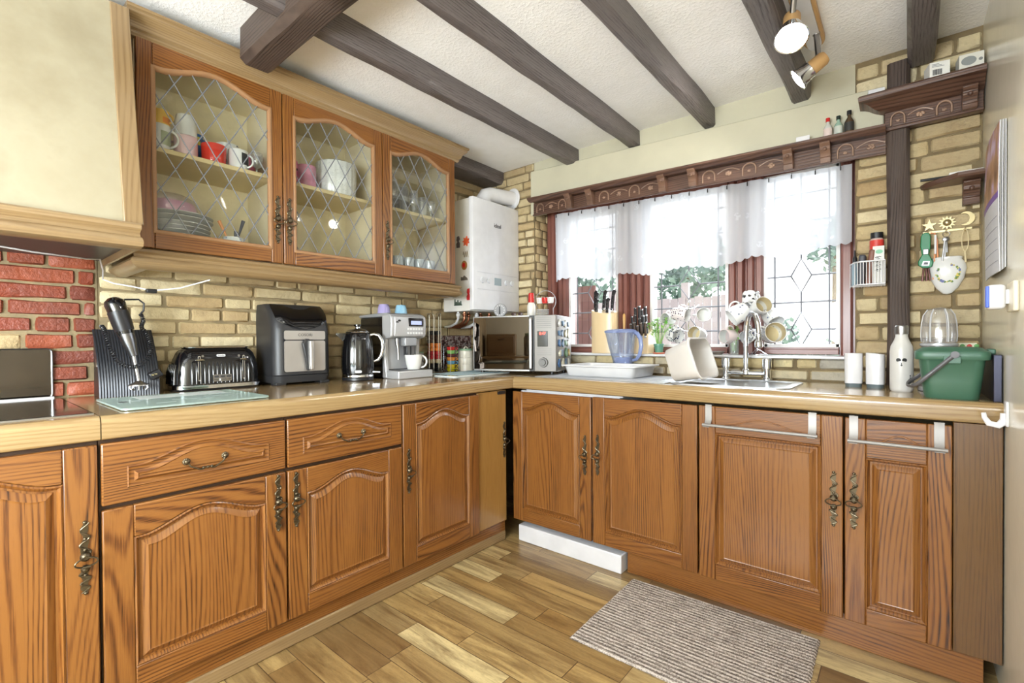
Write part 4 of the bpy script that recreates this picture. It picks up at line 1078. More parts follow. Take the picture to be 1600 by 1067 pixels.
# ------------------------------------------------------------------ cables under the hood
t = thing('loose_cable', 'thin white cable drooping under the cooker hood to the unit', 'cable', (XW + .06, -2.5, 1.43))
mb = MB(); pts = [(.40, -3.0, 1.46), (.34, -2.75, 1.447), (.24, -2.5, 1.437), (.14, -2.36, 1.445), (.06, -2.31, 1.46), (-.04, -2.285, 1.43), (-.08, -2.28, 1.40), (-.06, -2.25, 1.385), (-.03, -2.20, 1.375), (0.0, -2.14, 1.36), (.06, -2.06, 1.372), (.16, -1.98, 1.405)]
mb.tube(pts, .0028, 6); mb.build('flex', white_pl, t, world=True); mb = MB(); mb.box(-.016, .016, -2.16, -2.125, 1.35, 1.366); mb.build('connector', blackp, t, world=True, bevel=.003)
# ------------------------------------------------------------------ hob and splashback
t = thing('hob', 'black glass hob set in the worktop at the left edge', 'hob', (.26, -2.75, ZT))
MB().box(-.03, .548, -3.05, -2.412, ZT, ZT + .005).build('glass_top', blackg, t, world=True, bevel=.0015)
MB().box(.548, .551, -3.05, -2.409, ZT, ZT + .004).build('steel_edge', steel, t, world=True)
t = thing('hob_splashback', 'mirror-dark rectangular splash panel behind the hob', 'splashback', (XW + .02, -2.7, .952))
mir = plain('dark_mirror', (84, 78, 72), .08, 1.0, var=.1)
mb = MB(); mb.prism(rrect(.60, .178, .012, 4, -2.728, 1.036), YZ, XW + .014, XW + .022); mb.build('panel', mir, t, world=True)
mb = MB(); pts = [(XW + .023, u, v) for u, v in rrect(.604, .182, .013, 4, -2.728, 1.036)]; mb.tube(pts, .003, 6, closed=True); mb.build('steel_rim', steel, t, world=True)
tag(MB().box(-.03, -.008, -.62 / 2, .31, 0, .011).build('splash_upstand', white_pl, loc=(-.05, -2.735, ZT), bevel=.003), 'white strip between the hob and the splash panel', 'strip')

# ------------------------------------------------------------------ hand blender on its ribbed stand
t = thing('hand_blender_stand', 'black ribbed curved stand leaning behind the glass chopping board', 'stand', (-.02, -2.215, ZT))
def fc(q):
    """front curve of the stand, q 0 bottom .. 1 top"""
    return (.022 - .118 * q ** 1.9, ZT + .262 * q)
mb = MB(); n = 14
L = []
N = 44
for i in range(N + 1):
    y = -2.312 + .19 * i / N
    rib = .0022 if i % 2 else 0
    L.append([(fc(k / n)[0] + rib, y, fc(k / n)[1]) for k in range(n + 1)] + [(fc(k / n)[0] - .006, y, fc(k / n)[1]) for k in range(n, -1, -1)])
mb.loops(L, 0, True, True, True); mb.build('ribbed_front', plain('charcoal_metal', (42, 43, 48), .38, .2), t, world=True, smooth=20)
mb = MB(); pts = [fc(k / n) for k in range(n + 1)]; poly = [(a - .006, b) for a, b in pts] + [(-.112, ZT + .262), (-.112, ZT)]
mb.prism(poly, lambda u, v, d: (u, d, v), -2.306, -2.128); mb.build('body', plain('brown_black', (44, 34, 32), .4), t, world=True)
mb = MB(); mb.box(-.06, -.035, -2.3095, -2.306, 1.055, 1.085); mb.build('side_socket', steel, t, world=True, bevel=.002)
t = thing('hand_blender', 'black hand blender with a steel shaft hanging on the ribbed stand', 'hand blender', (.04, -2.24, 1.0))
mb = MB()
A, B = Vector((.035, -2.268, 1.312)), Vector((.055, -2.214, 1.10)); ax = (B - A); M = ax.to_track_quat('Z', 'Y').to_matrix(); LL = ax.length
mb.lathe([(1e-4, -.012), (.02, -.008), (.036, .004), (.040, .018), (.037, .05), (.034, .09), (.032, .13), (.026, .17), (.018, .2), (.014, LL)], A, 26, 0, M, 1, .85); mb.build('body', blackg, t, world=True)
mb = MB(); mb.lathe([(.0375, .045), (.034, .09), (.0335, .12), (.036, .122), (.0385, .085), (.0395, .047)], A, 26, 0, M, 1, .85, False, False); mb.build('grip_band', blackp, t, world=True)
mb = MB(); mb.lathe([(.030, .135), (.0275, .165), (.0195, .2), (.0155, LL + .003)], A + Vector((.002, 0, 0)), 26, 0, M, 1, .85, False, False); mb.build('lower_collar', steel_d, t, world=True)
C_ = Vector((.075, -2.203, 1.0))
mb = MB(); mb.tube([B, B.lerp(C_, .5), C_], [.008, .0065, .007], 14)
mb.lathe([(.008, 0), (.016, -.006), (.032, -.014), (.033, -.018), (.016, -.012), (1e-4, -.01)], C_, 24)
for k in range(4):
    a = PI / 4 + k * PI / 2; mb.tube([C_ + Vector((.030 * math.cos(a), .030 * math.sin(a), -.016)), C_ + Vector((.033 * math.cos(a), .033 * math.sin(a), -.026)), C_ + Vector((.026 * math.cos(a), .026 * math.sin(a), -.034))], .0035, 6)
mb.tube([C_, C_ + Vector((0, 0, -.036))], .004, 8); mb.build('blending_foot', steel, t, world=True)
mb = MB(); P0 = Vector((.03, -2.235, 1.316))
mb.tube([P0, P0 + Vector((.0, .045, .003)), P0 + Vector((.0, .062, -.012)), P0 + Vector((0, .06, -.04)), P0 + Vector((0, .05, -.055))], .0035, 8)
path = [(.03, -2.184, 1.262), (.03, -2.176, 1.235), (.03, -2.182, 1.21), (.045, -2.168, 1.18), (.055, -2.160, 1.14), (.06, -2.165, 1.10), (.07, -2.19, 1.065), (.075, -2.225, 1.055), (.07, -2.262, 1.075), (.062, -2.282, 1.12), (.05, -2.292, 1.165), (.035, -2.298, 1.20), (.01, -2.30, 1.212)]
pv = [Vector(p) for p in path]; sm = []
for i in range(len(pv) - 1):
    for k in range(16):
        q = k / 16; p0, p1, p2, p3 = pv[max(i - 1, 0)], pv[i], pv[i + 1], pv[min(i + 2, len(pv) - 1)]
        sm.append(.5 * ((2 * p1) + (-p0 + p2) * q + (2 * p0 - 5 * p1 + 4 * p2 - p3) * q * q + (-p0 + 3 * p1 - 3 * p2 + p3) * q ** 3))
co = []; T = len(sm) * 4
for i in range(T):
    s_ = i / T * (len(sm) - 1); j = int(s_); p = sm[j].lerp(sm[min(j + 1, len(sm) - 1)], s_ - j); d = (sm[min(j + 1, len(sm) - 1)] - sm[max(j - 1, 0)]).normalized()
    e = Vector((1, 0, 0)); e = (e - d * e.dot(d)).normalized(); g2 = d.cross(e); a = 2 * PI * i / T * 62
    co.append(p + (e * math.cos(a) + g2 * math.sin(a)) * .0062)
mb.tube(co, .0021, 5); mb.build('coiled_cord', blackp, t, world=True)
mb = MB(); mb.box(-.018, .018, -.022, .022, -.016, .016); mb.move(Matrix.Translation((.05, -2.145, 1.02)) @ Matrix.Rotation(.5, 4, 'X')); mb.build('plug', blackp, t, world=True, bevel=.007, bseg=3)
mb = MB()
for dy, dz in ((-.012, -.004), (-.002, .0)): mb.box(.068, .084, -2.150 + dy, -2.144 + dy, 1.022 + dz, 1.026 + dz)
mb.build('plug_pins', gold, t, world=True)

# ------------------------------------------------------------------ glass chopping boards
bglass = glass_mat('frosted_board_glass', (.82, .95, .90), .5, .08, (.62, .76, .72), .35)
t = thing('glass_chopping_board', 'clear green-tinted glass chopping board with small print in front of the black toaster', 'chopping board', (.36, -2.13, ZT + .003))
mb = MB(); mb.prism(rrect(.40, .43, .02, 5), XY, 0, .006); mb.build('board', bglass, t, rot=(0, 0, .0))
mb = MB(); rnd = random.Random(6)
for i in range(26): x, y = rnd.uniform(-.16, .12), rnd.uniform(-.20, .16); mb.box(x, x + rnd.uniform(.002, .006), y, y + rnd.uniform(.01, .06), .0062, .0066)
mb.build('printed_marks', plain('board_print', (168, 182, 180), .5), t); MB().box(-.02, .012, -.185, -.165, .0063, .0067).build('dark_mark', greyp, t)
MB().box(-.17, -.05, -.12, .16, .0062, .0065).build('white_label', plain('board_white_print', (214, 224, 222), .4), t)
t = thing('glass_chopping_board', 'white patterned glass chopping board lying in the corner in front of the microwave', 'chopping board', (.255, -.6, ZT + .001))
MB().prism(rrect(.32, .50, .03, 5), XY, 0, .006).build('board', plain('white_board_glass', (222, 230, 230), .06, coat=.6), t)
mb = MB()
for i in range(9): x = -.13 + .03 * i; mb.tube([(x, -.2 + .05 * k, .0064) if k % 2 else (x + .02, -.2 + .05 * k, .0064) for k in range(9)], .0016, 4)
mb.build('leaf_print', plain('board_grey_print', (160, 180, 186), .4), t)

# ------------------------------------------------------------------ toaster
t = thing('toaster', 'black four-slice toaster with a ribbed chrome-trimmed body', 'toaster', (-.035, -1.9, ZT))
W2, D2 = .166, .068
def body_loop(z, k, kd, rib=0):
    pts = []
    for u, v in rrect(W2 * 2 * k, D2 * 2 * kd, .045 * k, 8): pts.append((v, u, z))
    return pts
mb = MB(); L = []
base = rrect(1, 1, .25, 24)
def loop_at(z, w, d, r, amp=0.0):
    pts = []
    n = 30
    for side in range(4):
        pass
    for u, v in rrect(w, d, r, 9): pts.append((v, u, z))
    return pts
levels = [(.022, .340, .148, .05), (.06, .338, .146, .05), (.10, .332, .142, .05), (.135, .318, .134, .05), (.160, .300, .118, .045), (.176, .276, .098, .04), (.186, .246, .080, .03)]
for z, w, d, r in levels: L.append(loop_at(z, w, d, r))
mb.loops(L, 0, True, True, True); mb.build('body', blackg, t, smooth=60)
mb = MB()
for i in range(15):
    y = -.112 + .016 * i; mb.tube([(.074, y, .03), (.0735, y, .07), (.071, y, .10), (.066, y, .125)], [.0075, .0072, .006, .002], 8, flat=1)
for i in range(5):
    x = -.045 + .022 * i; mb.tube([(x, -.169, .03), (x, -.168, .08), (x, -.163, .115)], [.009, .008, .002], 8)
mb.build('ribbed_panel', blackg, t, smooth=60)
mb = MB(); mb.loops([loop_at(z, w, d, .05) for z, w, d in ((.008, .346, .154), (.009, .350, .158), (.024, .350, .158), (.026, .346, .154))], 0, True, True, True); mb.build('chrome_base_band', chrome, t, smooth=40)
mb = MB(); mb.loops([loop_at(z, w, d, .05) for z, w, d in ((0, .33, .14), (.008, .34, .15))], 0, True, True, True); mb.build('foot', blackp, t)
mb = MB(); mb.loops([loop_at(z, w, d, .03) for z, w, d in ((.184, .262, .090), (.188, .264, .092), (.191, .256, .086))], 0, True, True, True); mb.build('chrome_top_plate', chrome, t, smooth=40)
mb = MB()
for x in (-.022, .022):
    for y in (-.062, .062): mb.box(x - .009, x + .009, y - .052, y + .052, .1905, .1915)
mb.build('bread_slots', black_gap, t)
for y in (-.088, .088):
    mb = MB(); mb.prism(rrect(.010, .108, .0045, 4, y, .096), YZ, .070, .0795); mb.build('lever_slot', chrome, t)
    mb = MB(); mb.prism(rrect(.0055, .100, .0025, 4, y, .096), YZ, .0795, .0803); mb.build('slot_gap', blackp, t)
    mb = MB(); mb.lathe([(1e-4, 0), (.014, .002), (.019, .006), (.014, .010), (1e-4, .012)], (.088, y, .125), 20, 0, None, .8, 1.2); mb.build('lever', chrome, t)
    mb = MB(); mb.cyl((.066, y - .016 * (1 if y > 0 else -1), .148), (.070, y - .016 * (1 if y > 0 else -1), .148), .005, n=12); mb.build('lamp_ring', steel, t)
mb = MB(); mb.prism(rrect(.074, .030, .004, 3, 0, .052), YZ, .076, .0835); mb.build('control_plate', steel, t)
for y in (-.024, 0, .024): MB().prism(rrect(.017, .008, .003, 3, y, .058), YZ, .0835, .086).build('push_button', greyp, t)
mb = MB(); mb.box(.0835, .0842, -.033, .033, .0435, .0455); mb.build('browning_slot', blackp, t); MB().box(.0835, .087, -.014, -.009, .040, .049).build('browning_slider', white_pl, t)
mb = MB(); mb.prism(rrect(.034, .011, .005, 4, 0, .150), YZ, .062, .068); mb.build('badge', white_pl, t); text('badge_lettering', 'Breville', .0085, greyp, t, (.0683, 0, .150), (PI / 2, 0, PI / 2))

# ------------------------------------------------------------------ air fryer
t = thing('air_fryer', 'large black air fryer with a steel drawer front', 'air fryer', (-.005, -1.552, ZT))
mat_b = plain('matt_black', (44, 44, 46), .42)
def af(z, fx, w=.288, bk=-.118, r=.05):
    pts = []; y0, y1 = -w / 2, w / 2
    for i in range(9): a = -PI / 2 + PI / 2 * i / 8; pts.append((fx - r + r * math.cos(a), y0 + r + r * math.sin(a), z))
    for i in range(9): a = PI / 2 * i / 8; pts.append((fx - r + r * math.cos(a), y1 - r + r * math.sin(a), z))
    r2_ = .02
    for i in range(5): a = PI / 2 + PI / 2 * i / 4; pts.append((bk + r2_ + r2_ * math.cos(a), y1 - r2_ + r2_ * math.sin(a), z))
    for i in range(5): a = PI + PI / 2 * i / 4; pts.append((bk + r2_ + r2_ * math.cos(a), y0 + r2_ + r2_ * math.sin(a), z))
    return pts
L = [af(.012, .098, .28), af(.045, .105), (af(.047, .100, .284)), af(.05, .105), af(.26, .102), af(.30, .092, .288), af(.345, .070, .286), af(.385, .030, .282), af(.392, .018, .276)]
mb = MB().loops(L, 0, True, True, True); mb.build('housing', mat_b, t, smooth=40)
mb = MB()
for y in (-.11, .11): mb.box(.03, .09, y - .025, y + .025, 0, .014); mb.box(-.11, -.06, y - .025, y + .025, 0, .014)
mb.build('feet', mat_b, t, bevel=.003)
# glossy sloped control face
mb = MB(); P_ = []
rows = [(.392, .020, .128), (.372, .045, .132), (.345, .0715, .132), (.318, .0865, .128), (.298, .0955, .112), (.284, .099, .07)]
L = []
for z, x, hw in rows: L.append([(x + .012 - .05 * max(0, abs(q / 6) - .72) ** 1.2 * 2, hw * q / 6, z - .012 * (1 - (q / 6) ** 2)) for q in range(-6, 7)])
mb.loops(L, 0, False, False); mb.build('control_face', blackg, t, smooth=60)
mb = MB()
for i in range(11): a = -.10 + .02 * i; mb.box(.0985, .1005, a - .003, a + .003, .2915 + .010 * (a / .1) ** 2, .2935 + .010 * (a / .1) ** 2)
mb.build('control_icons', plain('icon_white', (190, 190, 192), .5), t)
fr = plain('brushed_front', (206, 203, 200), .34, .75, var=.05)
MB().prism(rrect(.205, .043, .008, 4, 0, .240), YZ, .098, .1085).build('upper_steel_plate', fr, t)
MB().prism(rrect(.205, .150, .010, 4, 0, .139), YZ, .098, .1085).build('drawer_plate', fr, t)
mb = MB(); mb.prism(rrect(.212, .202, .012, 4, 0, .163), YZ, .09, .1055); mb.build('plate_frame', blackp, t)
h_ = MB(); h_.prism([(-.022, .20), (-.004, .222), (.012, .222), (.020, .20), (.016, .068), (.004, .066)], YZ, .108, .128); h_ = h_.build('drawer_handle', mat_b, t, bevel=.004)
MB().prism([(.002, .214), (.024, .214), (.026, .072), (.006, .070)], YZ, .120, .150).build('handle_trim', fr, h_, bevel=.006)
text('badge_lettering', 'COSORI', .02, steel_d, t, (.109, 0, .241), (PI / 2, 0, PI / 2))

# ------------------------------------------------------------------ kettle
t = thing('kettle', 'black jug kettle with a chrome handle standing between the air fryer and coffee machine', 'kettle', (.10, -1.262, ZT))
MB().lathe([(.078, 0), (.082, .004), (.082, .016), (.078, .018)], n=36).build('base', blackp, t)
MB().lathe([(.080, .018), (.083, .022), (.0825, .03), (.079, .034)], n=36).build('chrome_band', chrome, t)
mb = MB(); pr = [(.079, .034), (.083, .06), (.084, .10), (.081, .16), (.075, .21), (.066, .245), (.058, .258)]
n = 72; L = []
for r, z in pr:
    k = 1 if .05 < z < .235 else 0
    L.append([((r + .0014 * k * math.cos(18 * 2 * PI * j / n)) * math.cos(2 * PI * j / n), (r + .0014 * k * math.cos(18 * 2 * PI * j / n)) * math.sin(2 * PI * j / n), z) for j in range(n)])
mb.loops(L, 0, True, True); mb.build('body', blackg, t, smooth=60)
mb = MB(); mb.lathe([(.060, .256), (.060, .262), (.045, .272), (.012, .278), (.012, .286), (.020, .292), (.020, .298), (.008, .302), (1e-4, .303)], n=30); mb.build('lid', blackg, t)
mb = MB(); mb.lathe([(.061, .254), (.0625, .258), (.060, .262)], n=36, cap0=False, cap1=False); mb.lathe([(.0125, .279), (.0135, .283), (.0125, .287)], n=20, cap0=False, cap1=False); mb.build('chrome_ring', chrome, t)
mb = MB(); d = Vector((.55, .83, 0)).normalized()
pts = [(.064, .242), (.085, .247), (.108, .240), (.124, .215), (.130, .175), (.122, .135), (.104, .108), (.082, .100)]
mb.tube([d * a + Vector((0, 0, z)) for a, z in pts], [.008, .009, .0105, .011, .011, .0105, .009, .007], 12); mb.build('handle', chrome, t, smooth=70)
mb = MB(); mb.prism([(-.06, .205), (-.10, .246), (-.098, .252), (-.055, .252)], lambda u, v, d_: (-u * d.x * -1, -u * d.y * -1 + d_, v), -.012, .012); mb.build('spout', blackg, t)
mb = MB(); dd = Vector((.75, .66, 0)).normalized(); mb.tube([dd * .08 + Vector((0, 0, .045)), dd * .118 + Vector((0, 0, .043))], [.006, .005], 10); mb.build('switch', chrome, t)
mb = MB(); mb.prism(rrect(.034, .013, .006, 4, 0, .050), lambda u, v, d_: (.0835 * math.cos(-.55 + u / .083) + d_, .0835 * math.sin(-.55 + u / .083), v), -.001, .0025); mb.build('badge', white_pl, t)

# ------------------------------------------------------------------ coffee machine
t = thing('coffee_machine', 'silver and black bean-to-cup coffee machine', 'coffee machine', (.09, -1.0, ZT))
silv = plain('silver_plastic', (196, 196, 198), .3, .35, var=.03); silvd = plain('silver_plastic_shade', (172, 174, 178), .3, .35)
hw = .122
MB().box(-.19, .03, -hw + .004, hw - .004, .006, .345).build('black_body', blackg, t, bevel=.008)
mb = MB(); prf = [(.03, .004), (.03, .352), (.09, .358), (.112, .345), (.118, .30), (.112, .235), (.090, .225), (.058, .222), (.052, .12), (.062, .055), (.07, .004)]
for a, b in ((-hw, -hw + .024), (hw - .024, hw)): mb = MB(); mb.prism(prf, lambda u, v, d_: (u, d_, v), a, b); mb.build('front_pillar', silv, t, bevel=.005)
mb = MB(); mb.prism([(.03, .225), (.03, .352), (.092, .357), (.116, .343), (.122, .30), (.115, .236), (.09, .226)], lambda u, v, d_: (u, d_, v), -hw + .022, hw - .022); mb.build('control_head', silv, t, bevel=.004)
MB().box(.028, .034, -hw + .02, hw - .02, .05, .23).build('recess_back', silv, t)
mb = MB(); mb.prism([(-.02, .345), (-.2, .345), (-.2, .360), (-.02, .366), (.07, .366), (.10, .356), (.10, .345)], lambda u, v, d_: (u, d_, v), -hw + .002, hw - .002); mb.build('top_cover', silvd, t, bevel=.004)
mb = MB(); mb.prism([(-.12, 0), (.12, 0), (.12, .045), (-.12, .045)], lambda u, v, d_: (d_, u, v), .03, .175); mb.move(Matrix.Identity(4))
mb.build('drip_tray', silv, t, bevel=.006)
p_ = MB().box(.06, .168, -.10, .10, .045, .048).build('drip_grid', steel_d, t)
MB().prism(rrect(.105, .048, .004, 3, .045, .315), lambda u, v, d_: (d_ + .1185 - .0 * v, u, v), -.004, .0035).build('display_panel', blackg, t)
MB().prism(rrect(.075, .022, .002, 2, .045, .312), lambda u, v, d_: (d_ + .1225, u, v), 0, .0012).build('screen', plain('lcd_blue', (150, 160, 205), .3, emis=lin(150, 160, 210), es=.35), t)
mb = MB()
for r_ in range(2):
    for i in range(6): mb.prism(rrect(.013, .012, .003, 2, -.010 + .0195 * i, .277 - .024 * r_), lambda u, v, d_: (d_ + .117, u, v), 0, .0045)
mb.build('buttons', plain('button_grey', (226, 226, 228), .3), t, bevel=.001)
mb = MB(); mb.prism([(-.070 + .010 * math.cos(2 * PI * i / 12), .322 + .006 * math.sin(2 * PI * i / 12)) for i in range(12)], lambda u, v, d_: (d_ + .119, u, v), 0, .0015)
mb.prism([(-.085 + .010 * math.cos(2 * PI * i / 12), .312 + .006 * math.sin(2 * PI * i / 12)) for i in range(12)], lambda u, v, d_: (d_ + .119, u, v), 0, .0015); mb.build('bean_emblem', ink, t)
mb = MB(); mb.box(.06, .108, -.022, .062, .180, .228); mb.build('spout_block', silvd, t, bevel=.006)
mb = MB(); mb.box(.066, .100, -.006, .046, .125, .182); mb.build('coffee_spout', blackp, t, bevel=.005)
mb = MB(); mb.box(.10, .103, -.002, .014, .13, .178); mb.box(.10, .103, .026, .042, .13, .178); mb.build('spout_trim', steel, t)
mb = MB(); mb.tube([(.085, -.062, .222), (.088, -.062, .19), (.09, -.06, .175)], [.012, .012, .010], 14); mb.tube([(.09, -.06, .176), (.092, -.058, .105)], [.0085, .0075], 12); mb.build('milk_frother', steel, t)
# cups on the machine
def cup(name, x, y, z, h, r, mat, lab, cat='cup', grp=None, ang=0.0, flare=.8, hr=None, thick=.0025, foot=None, inside=None, parent_rot=None):
    t = thing(name, lab, cat, (x, y, z), ang, grp)
    pr = [(r * flare * .96, 0), (r * flare, .003), (r * (flare + (1 - flare) * .55), h * .4), (r, h), (r - thick, h), (r * (flare + (1 - flare) * .5) - thick, h * .4), (r * flare - thick, .006), (1e-4, .005)]
    MB().lathe(pr, n=28, cap1=False).build('bowl', mat, t, smooth=50)
    k = hr or h * .3; mb = MB()
    pts = [(r * (flare * .5 + .5) - .002 + k * .95 * math.sin(PI * i / 12), 0, h * .52 + k * math.cos(PI * i / 12)) for i in range(13)]
    mb.tube(pts, max(.0035, k * .16), 8, flat=.8); mb.build('handle', mat, t, smooth=60)
    return t
lil = plain('lilac_glaze', (170, 160, 206), .2); skyb = plain('sky_glaze', (150, 196, 222), .2)
for (x, y, m, l) in ((.03, -1.045, lil, 'lilac espresso cup upside down on the coffee machine'), (.045, -.935, skyb, 'pale blue espresso cup upside down on the coffee machine')):
    o = cup('espresso_cup', x, y, 1.3075 + .055, .055, .038, m, l, grp='cups on the coffee machine', ang=-2.2, flare=.75); o.rotation_euler = (PI, 0, 2.0)
o = cup('mug', .21, -.975, ZT + .0482, .082, .050, china, 'white embossed mug on the coffee machine tray', 'mug', ang=.95, flare=.72, hr=.034)
# ------------------------------------------------------------------ capsule tower, espresso stack, jar
t = thing('capsule_rack', 'tall chrome wire rack filled with coloured coffee capsules', 'capsule rack', (-.045, -.60, ZT))
mb = MB(); mb.tube([(.05 * math.cos(a), .05 * math.sin(a), .006) for a in [2 * PI * i / 24 for i in range(24)]], .003, 6, closed=True)
for k in range(4):
    a0 = 2 * PI * k / 4 + .4
    for s_ in (-.38, .38):
        a = a0 + s_; mb.tube([(.044 * math.cos(a), .044 * math.sin(a), .006), (.044 * math.cos(a), .044 * math.sin(a), .37)], .0025, 6)
    pts = [(.044 * math.cos(a0 + .38 * math.cos(b)), .044 * math.sin(a0 + .38 * math.cos(b)), .37 + .022 * math.sin(b)) for b in [PI * i / 10 for i in range(11)]]; mb.tube(pts, .0025, 6)
mb.build('wire_frame', chrome, t)
caps = [(26, 26, 28), (26, 26, 28), (206, 190, 160), (186, 40, 44), (186, 40, 44), (232, 134, 54), (232, 134, 54), (84, 62, 50), (84, 62, 50), (40, 40, 44)]
for k in range(4):
    a0 = 2 * PI * k / 4 + .4
    for i, c in enumerate(caps):
        o = MB().lathe([(.012, 0), (.0165, .003), (.017, .022), (.0135, .026)], n=14).build('coffee_capsule', plain('capsule_%d' % c[0], c, .3), loc=(-.045 + .027 * math.cos(a0), -.60 + .027 * math.sin(a0), ZT + .0075 + .0268 * i))
        nm = {26: 'black', 206: 'cream', 186: 'red', 232: 'orange', 84: 'brown', 40: 'charcoal'}[c[0]]
        tag(o, nm + ' coffee capsule in one of the columns of the chrome rack', 'coffee capsule', nm + ' capsules in the chrome rack')
t = thing('cup_stand', 'small chrome wire stand holding a stack of coloured espresso cups', 'cup stand', (.015, -.505, ZT))
mb = MB()
for y in (-.034, .034): mb.tube([(.036, y * 1.3, .0035), (.034, y, .03), (.034, y, .175), (.0, y, .178), (-.034, y, .175), (-.034, y, .03), (-.036, y * 1.3, .0035)], .0022, 6)
mb.tube([(.034, -.034, .018), (.034, .034, .018)], .002, 6); mb.tube([(-.034, -.034, .018), (-.034, .034, .018)], .002, 6); mb.build('wires', chrome, t)
for i, (c, nm) in enumerate((((232, 220, 48), 'lowest yellow'), ((236, 206, 60), 'upper yellow'), ((112, 172, 208), 'blue'), ((238, 150, 70), 'orange'), ((112, 60, 62), 'maroon'), ((140, 196, 110), 'green'), ((208, 56, 52), 'red'))):
    t2 = thing('espresso_cup', nm + ' espresso cup in the chrome wire stack', 'cup', (.015, -.505, ZT + .0045 + .0235 * i), .0, 'stacked espresso cups')
    m = plain('cup_%s' % nm.split()[-1] + nm[0], c, .25); MB().lathe([(.022, 0), (.026, .004), (.030, .0225), (.028, .0225), (.022, .006), (1e-4, .005)], n=22).build('bowl', m, t2)
    mb = MB(); mb.tube([(.020 + .010 * math.sin(PI * j / 8), .022 + .012 * math.sin(PI * j / 8), .012 + .008 * math.cos(PI * j / 8)) for j in range(9)], .0022, 6); mb.build('handle', m, t2)
t = thing('cream_jar', 'round cream storage jar with a green rim beside the microwave', 'jar', (.035, -.385, ZT))
crm = plain('cream_glaze', (226, 218, 202), .3)
MB().lathe([(.048, 0), (.052, .004), (.0525, .046), (.0515, .048), (.0525, .05), (.0525, .092), (.0515, .094), (.0525, .096), (.051, .135), (.046, .142)], n=32).build('jar', crm, t, smooth=30)
MB().lathe([(.047, .142), (.048, .150), (.044, .154), (1e-4, .155)], n=32).build('lid', plain('pale_green_lid', (140, 172, 140), .4), t)
mb = MB(); mb.tube([(.0, -.018 + .018 * math.cos(a) + .018, .150 + .016 * math.sin(a)) for a in [PI * i / 10 for i in range(11)]], .0045, 8); mb.build('lid_handle', crm, t)
# framed picture board behind
t = thing('photo_board', 'dark patterned board leaning on the wall behind the capsule rack', 'board', (-.112, -.34, ZT), 0)
mb = MB(); mb.box(-.004, .004, -.22, .15, 0, .245); tp = NT('dark_collage'); v, s = tp.obj(); nz = tp.noise(v, 38, 3, .6)
tp.bsdf(tp.ramp(nz, [(.35, lin(24, 20, 22)), (.48, lin(96, 60, 58)), (.55, lin(176, 168, 164)), (.66, lin(60, 56, 58))]), .3); mb.build('print', tp.mat, t)
t = thing('green_edged_board', 'grey marbled chopping board with a green edge standing behind the coffee machine', 'chopping board', (-.095, -.72, ZT))
mb = MB(); mb.box(-.004, .004, -.09, .07, 0, .13); tm = NT('grey_marble'); v, s = tm.obj(); tm.bsdf(tm.ramp(tm.noise(v, 16, 5, .7, 1.5), [(.35, lin(150, 150, 148)), (.5, lin(206, 206, 202)), (.6, lin(120, 122, 120))]), .2); mb.build('board', tm.mat, t, bevel=.002)
MB().box(-.005, .005, -.09, .07, .13, .138).build('green_edge', plain('pale_green_lid', (140, 172, 140)), t, bevel=.002)

# ------------------------------------------------------------------ microwave
MA = math.radians(18)
t = thing('microwave', 'mirror-fronted silver microwave oven with magnets on its side', 'microwave', (.267, -.54, ZT), MA)
w, d_, z0, z1 = .54, .34, .020, .358
MB().box(0, w, .004, d_, z0, z1).build('casing', plain('stainless_case', (140, 138, 136), .4, .4, var=.04), t, bevel=.005)
MB().box(.004, .372, -.010, .004, z0 + .010, z1 - .006).build('door', plain('microwave_mirror', (92, 84, 78), .02, 1.0, var=.01), t, bevel=.002)
mb = MB(); mb.box(.0, .374, -.011, .005, z0 + .002, z0 + .011); mb.box(0, .374, -.011, .005, z1 - .007, z1); mb.box(-.001, .005, -.011, .005, z0 + .002, z1); mb.build('door_trim', steel, t)
mb = MB(); mb.box(.372, .405, -.011, .004, z0 + .004, z1 - .003); mb.build('handle_recess', blackp, t)
mb = MB(); mb.box(.376, .396, -.028, -.018, z0 + .016, z1 - .018); mb.box(.376, .396, -.02, .0, z0 + .012, z0 + .026); mb.box(.376, .396, -.02, 0, z1 - .030, z1 - .012); mb.build('handle', steel, t, bevel=.004)
MB().box(.405, w, -.010, .004, z0 + .002, z1).build('control_panel', plain('microwave_panel', (132, 128, 124), .4, .25), t, bevel=.003)
MB().box(.425, .490, -.0125, -.0095, .170, .262).build('display', blackg, t, bevel=.001)
text('clock_digits', '8:47', .024, plain('red_led', (255, 60, 50), .4, emis=(1, .05, .03), es=3.0), t, (.4575, -.0131, .248), (PI / 2, 0, 0))
mb = MB()
for i in range(6): mb.box(.420, .512, -.0112, -.0098, .282 + .012 * i, .2832 + .012 * i)
for i in range(4): mb.box(.420, .512, -.0112, -.0098, .120 + .012 * i, .1212 + .012 * i)
mb.build('panel_print', greyp, t)
mb = MB(); mb.cyl((.462, -.010, .076), (.462, -.022, .076), .030, .028, 28); mb.cyl((.462, -.022, .076), (.462, -.030, .076), .019, .017, 24); mb.build('dial', plain('dial_dark_steel', (96, 94, 92), .4, .5), t)
mb = MB()
for x in (.04, w - .04):
    for y in (.04, d_ - .04): mb.cyl((x, y, 0), (x, y, z0 + .001), .012, n=12)
mb.build('feet', blackp, t)
rnd = random.Random(12); mc = [(190, 172, 120), (134, 156, 186), (206, 206, 202), (100, 128, 160), (170, 90, 74), (208, 204, 184), (112, 146, 118), (74, 108, 150)]
nm = {0: 'sandy', 1: 'pale blue', 2: 'white', 3: 'mid blue', 4: 'red', 5: 'cream', 6: 'green', 7: 'deep blue'}
Rm = Matrix.Rotation(MA, 4, 'Z'); k = 0
